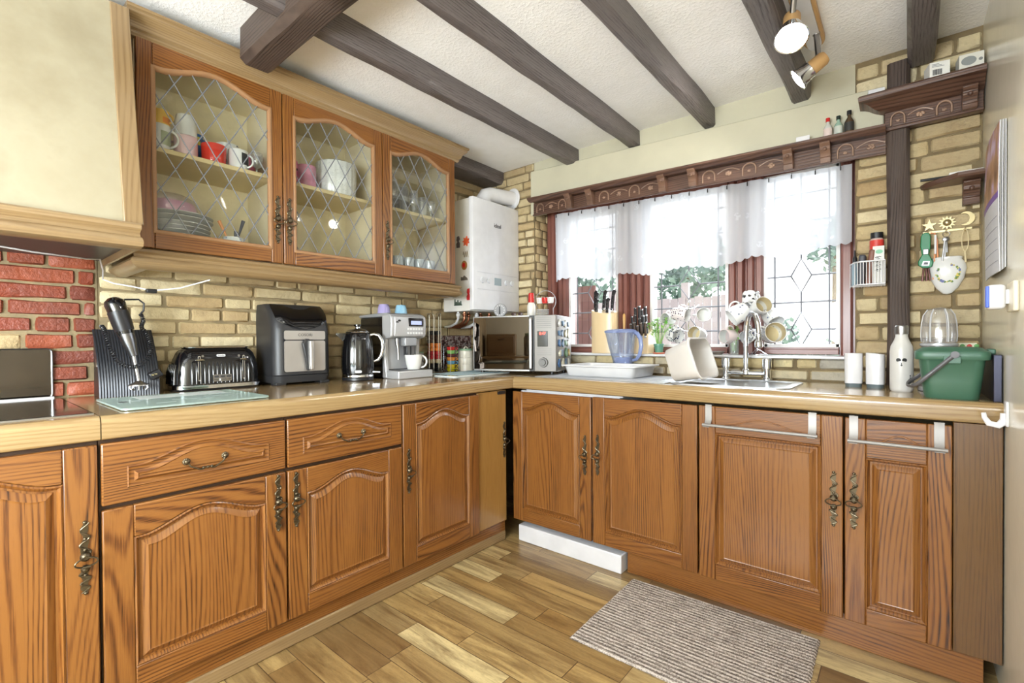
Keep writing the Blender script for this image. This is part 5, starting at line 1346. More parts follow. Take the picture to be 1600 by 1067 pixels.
for zz in (.07, .13, .19, .25, .31):
    for yy in (.05, .12, .19, .26):
        ci = rnd.randrange(8); p = Rm @ Vector((w + .0005, yy + rnd.uniform(-.01, .01), 0)) + Vector((.267, -.54, ZT + zz))
        mb = MB(); a0 = rnd.random() * 6; r = rnd.uniform(.018, .026)
        mb.prism([(r * (1 + .25 * math.sin(3 * a + a0)) * math.cos(a), r * (1 + .25 * math.cos(2 * a + a0)) * math.sin(a)) for a in [2 * PI * i / 18 for i in range(18)]], YZ, 0, .006 + .006 * rnd.random())
        o = mb.build('fridge_magnet', plain('souvenir_%d' % ci, mc[ci], .35, var=.5), loc=p, rot=(0, 0, MA), bevel=.0015)
        tag(o, '%s souvenir magnet stuck on the right side of the microwave, %s' % (nm[ci], ('bottom row', 'second row up', 'middle row', 'fourth row up', 'top row')[k // 4]), 'magnet', '%s magnets, %s' % (nm[ci], k // 4)); k += 1
ZM = ZT + z1
def onmw(x, y): v = Rm @ Vector((x, y, 0)); return (.267 + v.x, -.54 + v.y, ZM)
t = thing('kitchen_timer', 'round grey dial timer standing on the microwave', 'timer', onmw(.14, .10), MA)
mb = MB(); mb.prism([(.043 * math.cos(a), .043 + .043 * math.sin(a)) for a in [2 * PI * i / 36 for i in range(36)]], XZ, -.010, .012); mb.build('case', plain('timer_grey', (150, 150, 152), .35, .3), t, bevel=.003)
mb = MB(); 
for i in range(12):
    a = 2 * PI * i / 12; R_ = Matrix.Rotation(-a, 3, 'Y'); mb.obox((.031 * math.sin(a), -.0135, .043 + .031 * math.cos(a)), .0018, .001, .005, R_)
mb.build('dial_marks', white_pl, t); mb = MB(); mb.prism([(-.004, .018), (.004, .018), (.002, .068), (-.002, .068)], XZ, .012, .018); mb.build('pointer', blackp, t)
t = thing('sauce_bottle', 'small white bottle with a tall red cap on the microwave', 'bottle', onmw(.335, .14), MA)
MB().lathe([(.024, 0), (.026, .004), (.026, .07), (.018, .09)], n=22).build('bottle', plain('label_pale', (224, 220, 212), .4, var=.1), t)
MB().lathe([(.020, .088), (.018, .145), (.012, .150), (1e-4, .151)], n=22).build('cap', redm, t)
t = thing('cup_carousel', 'round wire rack with little white and red cups hanging on the microwave', 'cup rack', onmw(.42, .17), MA)
mb = MB(); mb.tube([(.068 * math.cos(a), 0, .095 + .068 * math.sin(a)) for a in [math.radians(-40 + 260 * i / 30) for i in range(31)]], .002, 6)
mb.tube([(.05, 0, .052), (.05, 0, .003), (-.05, 0, .003), (-.05, 0, .052)], .002, 6); mb.tube([(0, -.04, .003), (0, .04, .003)], .002, 6); mb.tube([(-.062, 0, .12), (.062, 0, .12)], .002, 6)
mb.build('wire', steel_d, t)
for i in range(5):
    mb = MB(); mb.lathe([(.040, 0), (.042, .003), (1e-4, .0035)], n=24); o = mb.build('saucer', china, loc=Vector(onmw(.415, .12)) + Vector((0, 0, .004 + .0085 * i))); tag(o, 'tiny white saucer in the stack on the microwave', 'saucer', 'tiny saucers on the microwave')
for i, (dx, m, l) in enumerate(((-.035, china, 'tiny white cup on the left of the wire rack on the microwave'), (.0, redm, 'tiny red cup in the middle of the wire rack on the microwave'), (.036, china, 'tiny white cup on the right of the wire rack on the microwave'))):
    p = Vector(onmw(.42, .17)) + Rm @ Vector((dx, -.012, 0)); o = cup('tiny_cup', p.x, p.y, ZM + .082, .036, .021, m, l, grp='tiny cups on the microwave', ang=MA - 1.6)
t = thing('sunglasses', 'folded dark glasses lying on top of the microwave', 'glasses', onmw(.27, .06), MA)
mb = MB()
for x in (-.022, .022): mb.tube([(x + .017 * math.cos(a), .0, .014 + .010 * math.sin(a)) for a in [2 * PI * i / 14 for i in range(14)]], .002, 6, closed=True); mb.ball((x, 0, .014), .014, 6, 0, 1, .12, .7)
mb.tube([(-.04, 0, .018), (-.042, .03, .006), (.03, .036, .004)], .0022, 6); mb.build('frame', plain('tortoise', (70, 46, 40), .25), t)

# ------------------------------------------------------------------ sink, tap, bowl, tray, jug
sink_m = plain('sink_steel', (206, 209, 214), .3, .75)
t = thing('sink', 'stainless steel sink and drainer set under the window', 'sink', (1.4, -.31, ZT))
x0, x1, y0, y1 = .74, 2.02, -.535, -.115
MB().box(x0, 1.50, y0, y1, ZT, ZT + .004).build('drainer', sink_m, t, world=True, bevel=.0015)
mb = MB()
for i in range(7): y = -.48 + .05 * i; mb.tube([(.80, y, ZT + .004), (1.44, y, ZT + .004)], .0035, 6)
mb.build('drainer_ribs', sink_m, t, world=True)
mb = MB(); o_ = rrect(.50, .42, .07, 6, 1.755, -.325); i_ = rrect(.44, .345, .06, 6, 1.755, -.335)
L = [[(a, b, ZT) for a, b in o_], [(a, b, ZT + .005) for a, b in o_], [(a, b, ZT + .005) for a, b in i_], [(1.755 + (a - 1.755) * .97, -.335 + (b + .335) * .97, ZT + .001) for a, b in i_]]
mb.loops(L, 0, True, False); mb.build('bowl_rim', sink_m, t, world=True)
mb = MB(); mb.loops([[(1.755 + (a - 1.755) * k, -.335 + (b + .335) * k, ZT + dz) for a, b in i_] for k, dz in ((.97, .0012), (.95, .0010))], 0, True, True); mb.build('bowl_floor', steel_d, t, world=True)
t = thing('bridge_tap', 'chrome bridge mixer tap with a tall swan neck spout', 'tap', (1.745, -.10, ZT))
mb = MB(); mb.cyl((1.652, -.10, ZT + .035), (1.838, -.10, ZT + .035), .011, n=16); mb.build('bridge', chrome, t, world=True)
for x in (1.650, 1.840):
    mb = MB(); mb.lathe([(.024, 0), (.024, .006), (.016, .010), (.016, .052), (.022, .056), (.022, .092), (.020, .105), (1e-4, .106)], (x, -.10, ZT + .004), 24); mb.build('valve', chrome, t, world=True)
mb = MB(); mb.lathe([(.018, .03), (.018, .05), (.0135, .056)], (1.745, -.10, ZT), 22)
pts = [(1.745, -.10, ZT + .05), (1.745, -.10, 1.15), (1.748, -.102, 1.21), (1.758, -.108, 1.255), (1.775, -.118, 1.275), (1.795, -.128, 1.262), (1.808, -.135, 1.22), (1.812, -.138, 1.175)]
mb.tube(pts, .0125, 16); mb.build('swan_neck', chrome, t, world=True, smooth=70)
mb = MB(); mb.lathe([(.013, 0), (.014, -.015), (.012, -.03), (.017, -.038), (.019, -.062), (.015, -.068)], (1.812, -.138, 1.172), 22); mb.build('spray_head', chrome, t, world=True)
t = thing('washing_up_bowl', 'off-white washing-up bowl propped on its side in the sink', 'washing-up bowl', (1.60, -.42, ZT + .009))
tub = plain('cream_plastic_tub', (206, 202, 198), .35)
mb = MB(); w_, h_, dp = .27, .185, .13
def tl(k, z, s=1.0): return [(u, v, z) for u, v in rrect(w_ * k * s, h_ * k * s, .045 * k, 6)]
mb.loops([tl(.80, 0), tl(.84, .004), tl(1, dp - .006), tl(1.07, dp - .004), tl(1.07, dp + .003), tl(.985, dp + .003), tl(.83, .008), tl(.78, .005)], 0, True, True, True)
M = Matrix(((.05, -.38, .925, 0), (.985, -.14, -.11, 0), (.17, .916, .365, 0), (0, 0, 0, 1)))
zx = Vector((.955, -.01, .30)).normalized(); uy = Vector((-.30, .0, .95)); uy = (uy - zx * uy.dot(zx)).normalized(); ux = uy.cross(zx).normalized()
M = Matrix((ux, uy, zx)).transposed().to_4x4()
mb.move(M); zmin = min(v[2] for v in mb.v); mb.move(Matrix.Translation((-.085, .0, -zmin))); mb.build('tub', tub, t, smooth=50)
t = thing('dish_tray', 'white plastic dish drying tray standing on the drainer', 'dish tray', (1.085, -.292, ZT + .0085))
def dl(w, h, z, r=.03): return [(u, v, z) for u, v in rrect(w, h, r, 5)]
mb = MB(); mb.loops([dl(.40, .27, 0), dl(.405, .275, .003), dl(.425, .295, .050), dl(.46, .33, .054), dl(.46, .33, .060), dl(.42, .29, .060), dl(.40, .27, .012), dl(.38, .25, .009)], 0, True, True, True); mb.build('tray', white_pl, t, smooth=40)
mb = MB()
for i in range(7): mb.box(-.16 + .05 * i, -.156 + .05 * i, -.10, .10, .0085, .018)
mb.build('ridges', white_pl, t)
t = tag(MB().lathe([(.026, 0), (.028, .003), (.047, .022), (.05, .024), (.046, .022), (.026, .006), (1e-4, .005)], n=28).build('small_dish', china, loc=(1.22, -.345, ZT + .0178)), 'small white dish sitting in the white drying tray', 'dish')
t = thing('water_filter_jug', 'translucent blue water filter jug behind the drying tray', 'jug', (1.055, -.066, ZT))
jg = glass_mat('blue_jug_plastic', (.88, .92, .99), .25, .05, (.74, .79, .95), .10); jg2 = glass_mat('jug_lid_blue', (.6, .68, .9), .3, .05, (.34, .42, .70), .5)
def jl(w, h, z, ox=0): return [(u + ox, v, z) for u, v in rrect(w, h, min(w, h) * .42, 6)]
mb = MB(); mb.loops([jl(.112, .09, 0), jl(.118, .094, .004), jl(.122, .096, .08), jl(.150, .104, .16, -.012), jl(.186, .110, .255, -.018), jl(.182, .106, .255, -.018), jl(.146, .10, .16, -.012), jl(.118, .092, .08), jl(.112, .088, .01)], 0, True, True, True); mb.build('body', jg, t, smooth=50)
mb = MB(); mb.loops([jl(.190, .112, .250, -.018), jl(.192, .114, .262, -.018), jl(.15, .09, .270, -.014), jl(.06, .05, .272)], 0, True, True, True); mb.build('lid', jg2, t, smooth=50)
mb = MB(); mb.loops([jl(.10, .078, .012), jl(.105, .08, .10)], 0, True, True, True); mb.build('filter_water', glass_mat('jug_water', (.62, .70, .92), .2, .05, (.30, .42, .80), .45), t, smooth=50)
mb = MB(); mb.tube([(.068, 0, .252), (.092, -.002, .245), (.112, -.004, .215), (.118, -.005, .17), (.108, -.004, .12), (.085, -.002, .09), (.06, 0, .085)], [.010, .012, .013, .013, .012, .010, .008], 12, flat=.7); mb.build('handle', jg2, t, smooth=70)

# ------------------------------------------------------------------ right end of the worktop
for i, (x, y, rz, tilt, lab) in enumerate(((2.193, -.205, .1, 0, 'white rounded canister on a grey base, left of the pair'), (2.268, -.215, -.15, -.03, 'white rounded canister on a grey base, beside the white bottle'))):
    t = thing('canister', lab, 'canister', (x, y, ZT), rz, 'pair of white canisters')
    MB().loops([[(u, v, z) for u, v in rrect(.060 * k, .050 * k, .018, 5)] for z, k in ((0, .94), (.016, 1.0))], 0, True, True, True).build('base', plain('slate_base', (86, 98, 102), .4), t, smooth=40)
    MB().loops([[(u, v, z + (tilt * u * 4 if z > .1 else 0)) for u, v in rrect(.062 * k, .052 * k, .018, 5)] for z, k in ((.016, 1.0), (.13, 1.02), (.142, 1.0), (.143, .9))], 0, True, True, True).build('shell', white_pl, t, smooth=40)
t = thing('drinks_bottle', 'white steel drinks bottle with a small black emblem', 'bottle', (2.352, -.33, ZT))
MB().lathe([(.030, 0), (.034, .004), (.036, .012), (.036, .155), (.033, .175), (.022, .200), (.019, .212), (.019, .222)], n=36).build('bottle', plain('white_powder_coat', (206, 204, 200), .3), t, smooth=40)
MB().lathe([(.0205, .220), (.021, .224), (.021, .250), (.018, .254), (1e-4, .2545)], n=28).build('cap', steel, t)
em = MB(); fB = lambda u, v, d_: (.0364 * math.sin(u / .036 - .0) , -.0364 * math.cos(u / .036) - d_, v)
for sg in (-1, 1):
    em.prism([(sg * (.009 + .0075 * math.cos(a)), .122 + .0075 * math.sin(a)) for a in [math.radians(-50 + 260 * i / 14) for i in range(15)]][::sg], fB, 0, .0006)
em.prism([(-.004, .104), (.004, .104), (.0, .098)], fB, 0, .0006); em.prism([(-.0012, .104), (.0012, .104), (.0012, .112), (-.0012, .112)], fB, 0, .0006)
em.prism([(.026, .060), (.030, .060), (.030, .066), (.026, .066)], fB, 0, .0006); em.prism([(.026, .052), (.030, .052), (.030, .057), (.026, .057)], fB, 0, .0006); em.build('emblem', ink, t)
t = thing('personal_blender', 'grey personal blender base with an upturned clear cup behind the green caddy', 'blender', (2.462, -.235, ZT))
MB().lathe([(.055, 0), (.060, .004), (.058, .014), (.050, .035), (.044, .06), (.046, .12), (.050, .165), (.050, .172)], n=36).build('base', plain('blender_grey', (112, 114, 120), .3, .2), t, smooth=40)
MB().lathe([(.0615, .002), (.0625, .006), (.058, .018)], n=36, cap0=False, cap1=False).build('base_ring', silv, t)
MB().lathe([(.052, .172), (.056, .176), (.056, .184), (.050, .186)], n=36).build('collar', silv, t)
ccup = glass_mat('clear_plastic_cup', (.97, .97, .98), .35, .06, (.9, .9, .92), .10)
MB().lathe([(.050, .186), (.052, .215), (.050, .26), (.044, .295), (.032, .315), (.012, .322), (1e-4, .323)], n=36).build('cup', ccup, t, smooth=60)
mb = MB()
for i in range(6): a = 2 * PI * i / 6; mb.tube([(.0525 * math.cos(a) * k, .0525 * math.sin(a) * k, z) for k, z in ((.96, .19), (1.0, .215), (.965, .26), (.86, .293), (.62, .315))], .0022, 5)
mb.build('cup_ribs', glass_mat('cup_rib', (.95, .95, .96), .5, .1, (.95, .95, .97), .5), t)
text('side_lettering', 'BULLET', .017, white_pl, t, (-.034, -.0365, .128), (PI / 2, 0, -.72))
t = thing('food_caddy', 'green lidded food waste caddy with a grey carrying handle', 'food caddy', (2.482, -.470, ZT))
grn = plain('caddy_green', (62, 100, 80), .38, var=.04)
def cl(w, h, z, r=.028, oy=0): return [(u, v + oy, z) for u, v in rrect(w, h, r, 6)]
mb = MB(); mb.loops([cl(.132, .13, 0), cl(.138, .136, .005), cl(.150, .146, .06), cl(.166, .16, .140), cl(.168, .162, .141)], 0, True, True, True); mb.build('bin', grn, t, smooth=40)
mb = MB(); mb.loops([cl(.184, .178, .132), cl(.188, .182, .136), cl(.188, .182, .155), cl(.184, .178, .160), cl(.166, .160, .164), cl(.15, .145, .172), cl(.1, .1, .175)], 0, True, True, True); mb.build('lid', grn, t, smooth=40)
mb = MB(); mb.box(.088, .108, -.03, .04, .150, .168); mb.build('lid_tab', grn, t, bevel=.004)
mb = MB(); mb.box(-.022, .022, -.0925, -.085, .120, .146)
mb.build('handle_lug', grn, t, bevel=.002)
mb = MB(); mb.cyl((.006, -.092, .150), (.006, -.106, .150), .011, n=18)
for Y in (-.098,):
    pts = [(.006, Y, .150), (-.050, Y - .004, .090), (-.085, Y - .006, .052), (-.102, Y + .01, .040), (-.112, Y + .06, .038), (-.112, Y + .13, .040), (-.104, Y + .175, .048), (-.085, Y + .190, .062), (.006, Y + .198, .150)]
mb.tube(pts, .0065, 8, flat=.55); mb.build('carrying_handle', plain('handle_grey', (84, 82, 84), .35), t, smooth=60)
t = tag(MB().box(-.010, .010, -.30, .12, 0, .150).build('metal_tray', plain('dark_tray_metal', (52, 52, 66), .3, .6), loc=(2.5885, -.25, ZT), bevel=.002), 'dark metal tray standing on edge between the caddy and the wall', 'tray')
t = thing('fruit_print_box', 'small carton printed with red and green fruit behind the green caddy', 'box', (2.543, -.10, ZT))
MB().box(-.04, .033, -.03, .03, 0, .185).build('carton', plain('carton_cream', (228, 224, 196), .5), t, bevel=.001); mb = MB(); mb.box(-.04, .033, -.0306, -.0302, .153, .161); mb.build('yellow_band', plain('yellow_print', (230, 210, 70), .5), t)
for nm_, c, xs in (('red_fruit_print', (206, 60, 52), (-.028, .012)), ('green_fruit_print', (96, 160, 84), (-.008, .032))):
    mb = MB()
    for x in xs: mb.ball((x, -.0305, .173), .0075, 6, 0, 1, .15, 1)
    mb.build(nm_, plain(nm_, c, .5), t)

# ------------------------------------------------------------------ mat on the floor
t = NT('loop_pile'); v, s = t.obj(); n1 = t.noise(v, 260, 2, .7); st_ = t.math('SINE', t.math('MULTIPLY', s[1], 330))
n2 = t.noise(t.comb(t.math('MULTIPLY', s[0], 14), t.math('MULTIPLY', s[1], 120), 0), 1, 2)
f_ = t.math('ADD', t.math('MULTIPLY', n1, .9), t.math('ADD', t.math('MULTIPLY', st_, .13), t.math('MULTIPLY', t.math('SUBTRACT', n2, .5), .5)))
t.bsdf(t.ramp(f_, [(.28, lin(84, 74, 68)), (.44, lin(150, 138, 128)), (.60, lin(206, 196, 186))]), .95, 0, t.bump(f_, .8, .006)); pile = t.mat
th = thing('door_mat', 'grey-brown striped loop pile mat on the plank floor', 'mat', (1.745, -.868, 0), math.radians(1.0))
mb = MB(); nx, ny = 180, 110; W_2, H_2 = .755, .575
vs_ = []
for j in range(ny + 1):
    for i in range(nx + 1):
        u, v = i / nx, j / ny; x, y = (u - .5) * W_2, (v - .5) * H_2; e = min(u, 1 - u) * W_2; e2 = min(v, 1 - v) * H_2; q = min(1, min(e, e2) / .008)
        z = .002 + q * (.007 + .0016 * math.sin(y * 330) + .0022 * mn.noise(Vector((x * 210, y * 210, 0))))
        if q < .2: x += .003 * mn.noise(Vector((x * 60, y * 60, 5))); y += .003 * mn.noise(Vector((x * 60, y * 60, 9)))
        vs_.append((x, y, z))
mb.add(vs_, [(j * (nx + 1) + i, j * (nx + 1) + i + 1, (j + 1) * (nx + 1) + i + 1, (j + 1) * (nx + 1) + i) for j in range(ny) for i in range(nx)])
mb.build('pile', pile, th, smooth=180); MB().box(-W_2 / 2 + .003, W_2 / 2 - .003, -H_2 / 2 + .003, H_2 / 2 - .003, 0, .003).build('backing', blackp, th)
# ------------------------------------------------------------------ things on the window sill
pine = wood('pale_block_wood', 'z', 'x', (lin(226, 200, 158), lin(214, 184, 138), lin(186, 150, 104)), rings=2, pores=.2, contrast=.3, rough=.45)
t = thing('knife_block', 'tall pale oval wooden block holding six black-handled knives', 'knife block', (.868, .048, ZS))
MB().loops([[(.092 * math.cos(a), .045 * math.sin(a), z + (.012 * math.cos(a) * -1 + .010 * math.sin(a) * 1.4 if z > .1 else 0)) for a in [2 * PI * i / 36 for i in range(36)]] for z in (0, .272)], 0, True, True, True).build('block', pine, t, smooth=50, bevel=.003)
hm = plain('knife_handle_black', (26, 24, 26), .3)
for i, (x, y, z, tilt) in enumerate(((-.070, .006, .300, .02), (-.052, -.016, .285, .04), (-.012, .012, .300, .10), (-.040, -.030, .262, .0), (.032, -.024, .265, .05), (.050, .010, .295, .10))):
    p = (.868 + x, .048 + y, ZS + z - .008)
    t2 = thing('kitchen_knife', 'black-handled knife standing in the tall oval block, %s' % ('at its left end', 'second from the left', 'in the middle at the back', 'low at the front left', 'low at the front right', 'at its right end')[i], 'knife', p, 0, 'knives in the oval block')
    t2.rotation_euler = (0, tilt, 0); s_ = .9 if i in (3, 4) else 1.1
    mb = MB(); pr = [(-.009, 0), (.008, 0), (.007, .03), (.009, .055), (.008, .085), (.017, .112), (.004, .122), (-.010, .108), (-.011, .06)]
    mb.prism([(a, b * s_ * .9) for a, b in pr], lambda u, v, d: (u, d, v), -.007, .007); mb.build('handle', hm, t2, bevel=.003)
    mb = MB()
    for q in (.025, .055, .085): mb.cyl((-.0005, -.0078, q * s_ * .9), (-.0005, .0078, q * s_ * .9), .0022, n=8)
    mb.build('rivets', steel, t2); MB().box(-.010, .010, -.0075, .0075, -.014, .001).build('bolster', chrome, t2, bevel=.002)
t = thing('knife_block', 'low wooden block crowded with steel-handled knives beside the oval block', 'knife block', (1.115, .06, ZS))
mb = MB(); mb.prism([(-.045, 0), (.045, 0), (.045, .15), (-.045, .115)], lambda u, v, d: (d, u, v), -.062, .062); mb.build('block', pine, t, bevel=.004)
k = 0
for r_, (yy, z0) in enumerate(((-.043, .09), (-.020, .105), (.012, .12))):
    for i in range(5 if r_ < 2 else 4):
        x = -.046 + .023 * i + .006 * (r_ == 2); ln = (.085, .115, .155)[r_] + .012 * math.sin(i * 2.2)
        t2 = thing('kitchen_knife', 'steel-ended knife in the %s row of the low wooden block' % ('front', 'middle', 'back')[r_], 'knife', (1.115 + x, .06 + yy, ZS + z0 + .006), 0, 'knives in the %s row of the low block' % ('front', 'middle', 'back')[r_])
        t2.rotation_euler = (.10, .03 * math.sin(k * 1.9), 0); k += 1
        MB().box(-.0075, .0075, -.006, .006, .012, ln).build('handle', hm if r_ else plain('knife_brown', (72, 54, 40), .4), t2, bevel=.004)
        mb = MB(); mb.box(-.0065, .0065, -.005, .005, 0, .014); mb.box(-.0075, .0075, -.0062, .0062, ln - .004, ln + .004); mb.build('steel_ends', chrome, t2, bevel=.001)
t = thing('sharpening_rod', 'slim tool with a honey wooden handle standing between the knife blocks', 'tool', (1.005, .05, ZS))
MB().lathe([(.007, .02), (.0085, .06), (.0075, .16), (.0095, .21), (.0085, .24), (.004, .25)], n=14).build('handle', plain('honey_wood', (206, 158, 92), .35), t); MB().cyl((0, 0, 0), (0, 0, .025), .006, n=12).build('foot', steel, t)

leafm = NT('basil_leaf'); g_ = leafm.n('ShaderNodeNewGeometry'); leafm.bsdf(leafm.ramp(g_.outputs['Random Per Island'], [(0, lin(96, 168, 60)), (1, lin(172, 220, 120))]), .45); leafm = leafm.mat
def plant(x, y, h, spread, n, seed, lab, pot, potlab=None, scale=1.0):
    t = thing('potted_herb', lab, 'potted plant', (x, y, ZS)); rnd = random.Random(seed)
    if pot == 'green':
        MB().lathe([(.028, 0), (.034, .003), (.036, .009), (.030, .009), (1e-4, .006)], n=28).build('saucer', plain('terracotta', (214, 120, 88), .5), t)
        MB().lathe([(.022, .008), (.027, .050), (.030, .051), (.030, .060), (.026, .060), (.025, .05), (1e-4, .05)], n=28).build('pot', plain('pot_green', (92, 142, 120), .35), t)
    else:
        MB().lathe([(.020, 0), (.022, .004), (.024, .075), (.022, .075), (.019, .01), (1e-4, .008)], n=24).build('pot', glass_mat('tumbler_glass', (.94, .97, .95), .4, .04, (.8, .9, .85), .15), t)
    st = MB(); lv = MB(); base = .05 if pot == 'green' else .02
    for i in range(n):
        a = rnd.uniform(0, 2 * PI); q = rnd.uniform(.35, 1); tip = Vector((spread * q * math.cos(a), spread * .6 * q * math.sin(a), base + (h - base) * rnd.uniform(.45, 1)))
        b = Vector((.008 * math.cos(a), .008 * math.sin(a), base)); md = b.lerp(tip, .5) + Vector((0, 0, .02)); st.tube([b, md, tip], [.0016, .0014, .001], 5)
        for kk in range(4):
            d = Vector((rnd.uniform(-1, 1), rnd.uniform(-1, 1), rnd.uniform(-.4, .5))).normalized(); s_ = .020 * scale * rnd.uniform(.7, 1.25); e = d.cross(Vector((0, 0, 1))).normalized(); up_ = e.cross(d) * .18
            c = tip + Vector((0, 0, rnd.uniform(-.03, .006)))
            lv.add([c, c + d * s_ * .5 + e * s_ * .42 + up_ * s_, c + d * s_ * 1.3 + up_ * s_ * -1, c + d * s_ * .5 - e * s_ * .42 + up_ * s_, c + d * s_ * .6 + up_ * s_ * .3], [(0, 4, 1), (1, 4, 2), (2, 4, 3), (3, 4, 0)])
    st.build('stems', plain('stem_green', (140, 180, 96), .6), t); lv.build('leaves', leafm, t, smooth=60)
plant(1.238, .03, .235, .075, 26, 3, 'basil in a small green pot with a terracotta saucer on the sill', 'green')
plant(1.655, .035, .165, .030, 14, 5, 'green herb sprig in a clear glass, left of the right-hand mug tree', 'glass', scale=.8)

def spotted(name, dark, sc=60, thr=.32, basec=(238, 238, 236)):
    t = NT(name); v, _ = t.obj(); vo = t.n('ShaderNodeTexVoronoi'); vo.inputs['Scale'].default_value = sc; t.l(v, vo.inputs['Vector'])
    c = t.ramp(vo.outputs['Distance'], [(thr, lin(*dark)), (thr + .04, lin(*basec))]); t.bsdf(c, .15, coat=.4); return t.mat
navy_spot = spotted('navy_sprig_china', (52, 60, 92), 70, .40); small_spot = spotted('tiny_sprig_china', (96, 84, 100), 75, .30, (232, 222, 220)); floral = spotted('faint_floral_china', (130, 138, 160), 45, .20)
def tree_mug(name, p, dirv, r, ln, mat, lab, grp, tw=0.0, inner=None):
    """mug lying with its mouth along dirv"""
    d = Vector(dirv).normalized(); M = d.to_track_quat('Z', 'Y').to_matrix() @ Matrix.Rotation(tw, 3, 'Z')
    t = thing(name, lab, 'mug', p, 0, grp); b = MB()
    b.lathe([(r * .78, -ln / 2), (r * .92, -ln * .36), (r, ln * .1), (r * .98, ln / 2), (r * .92, ln / 2), (r * .93, 0), (r * .8, -ln * .38)], (0, 0, 0), 26, 0, M, cap1=False); b.build('bowl', mat, t, smooth=50)
    b = MB(); b.lathe([(1e-4, -ln * .385), (r * .82, -ln * .38), (r * .925, 0), (r * .915, ln * .47)], (0, 0, 0), 26, 0, M, cap0=False, cap1=False); b.build('inside', inner or china, t, smooth=50)
    b = MB(); k = ln * .30; b.tube([M @ Vector((r * .9 + k * .85 * math.sin(PI * i / 12), 0, k * math.cos(PI * i / 12))) for i in range(13)], .0045, 8); b.build('handle', mat, t, smooth=60)
tan_in = plain('tea_stained_glaze', (206, 190, 150), .3)
def wire_tree(x, y, h, lab, arms):
    t = thing('mug_tree', lab, 'mug tree', (x, y, ZS)); b = MB()
    b.tube([(.045 * math.cos(a), .045 * math.sin(a), .003) for a in [2 * PI * i / 24 for i in range(24)]], .003, 6, closed=True)
    for k in range(3): a = 2 * PI * k / 3; b.tube([(.045 * math.cos(a), .045 * math.sin(a), .003), (.02 * math.cos(a), .02 * math.sin(a), .02), (0, 0, .03)], .003, 6)
    b.build('base', chrome, t); b = MB(); b.cyl((0, 0, .02), (0, 0, h), .004, n=10); b.ball((0, 0, h + .004), .009, 6); b.build('pole', chrome, t)
    for az, z in arms:
        b = MB(); b.tube([(0, 0, z), (.03 * math.cos(az), .03 * math.sin(az), z + .006), (.055 * math.cos(az), .055 * math.sin(az), z + .022)], .0028, 6); b.build('arm', chrome, t)
G1 = 'mugs on the left-hand mug tree'
wire_tree(1.405, .06, .30, 'chrome mug tree in front of the middle window', [(0.2, .26), (2.3, .25), (3.6, .26), (5.4, .25), (.6, .13), (2.6, .13), (3.9, .13), (5.2, .13)])
tree_mug('mug', (1.287, .055, ZS + .205), (-.25, -.95, .1), .033, .075, china, 'small white mug at the upper left of the left-hand mug tree', G1, 1.6)
tree_mug('mug', (1.372, .015, ZS + .228), (.95, -.1, -.15), .040, .090, small_spot, 'sprig-patterned mug lying sideways at the top of the left-hand mug tree', G1, 1.2)
tree_mug('mug', (1.492, .045, ZS + .220), (.35, -.93, .05), .040, .080, china, 'plain white mug at the upper right of the left-hand mug tree', G1, 3.1)
tree_mug('mug', (1.335, .02, ZS + .108), (.80, -.58, -.1), .041, .085, navy_spot, 'dark navy-patterned mug at the lower left of the left-hand mug tree', G1, 1.4)
tree_mug('mug', (1.468, .02, ZS + .112), (-.25, -.95, .15), .041, .080, china, 'white mug with a tea-coloured inside at the lower right of the left-hand mug tree', G1, 2.9, tan_in)
G2 = 'mugs on the right-hand mug tree'
wire_tree(1.762, .062, .325, 'chrome mug tree behind the swan neck tap', [(0.2, .27), (2.3, .27), (3.6, .25), (5.4, .27), (.6, .13), (2.6, .13), (3.9, .13), (5.2, .13)])
tree_mug('mug', (1.680, .03, ZS + .222), (-.75, -.45, -.55), .050, .092, floral, 'large white floral mug at the upper left of the right-hand mug tree', G2, 1.4)
tree_mug('mug', (1.788, .0, ZS + .248), (.62, -.76, .25), .043, .085, china, 'white mug with a tea-coloured inside at the top of the right-hand mug tree', G2, 2.5, tan_in)
tree_mug('mug', (1.832, .055, ZS + .195), (.55, -.5, -.7), .044, .085, floral, 'white floral mug under the tan-lined one on the right-hand mug tree', G2, 2.5)
tree_mug('mug', (1.632, .035, ZS + .100), (-.5, -.85, 0), .040, .080, plain('blush_glaze', (232, 214, 214), .2), 'pale pink mug at the lower left of the right-hand mug tree', G2, 1.5)
tree_mug('mug', (1.735, .01, ZS + .105), (-.2, -.9, -.3), .036, .080, navy_spot, 'navy-patterned mug in the middle of the right-hand mug tree', G2, 1.5)
tree_mug('mug', (1.845, .0, ZS + .112), (.48, -.86, .12), .052, .095, floral, 'largest white floral mug at the lower right of the right-hand mug tree', G2, 2.6, tan_in)
tree_mug('mug', (1.722, .07, ZS + .302), (.1, -.3, -.95), .036, .07, spotted('black_heart_china', (40, 38, 40), 34, .26), 'small white mug with black marks hanging highest on the right-hand mug tree', G2, .4)
t = tag(MB().lathe([(.022, 0), (.024, .003), (.034, .018), (.032, .019), (.022, .006), (1e-4, .005)], n=24).build('tea_light_dish', plain('dark_pattern_dish', (120, 112, 104), .3, var=.5), loc=(1.572, .03, ZS)), 'small dark patterned dish on the sill between the mug trees', 'dish')

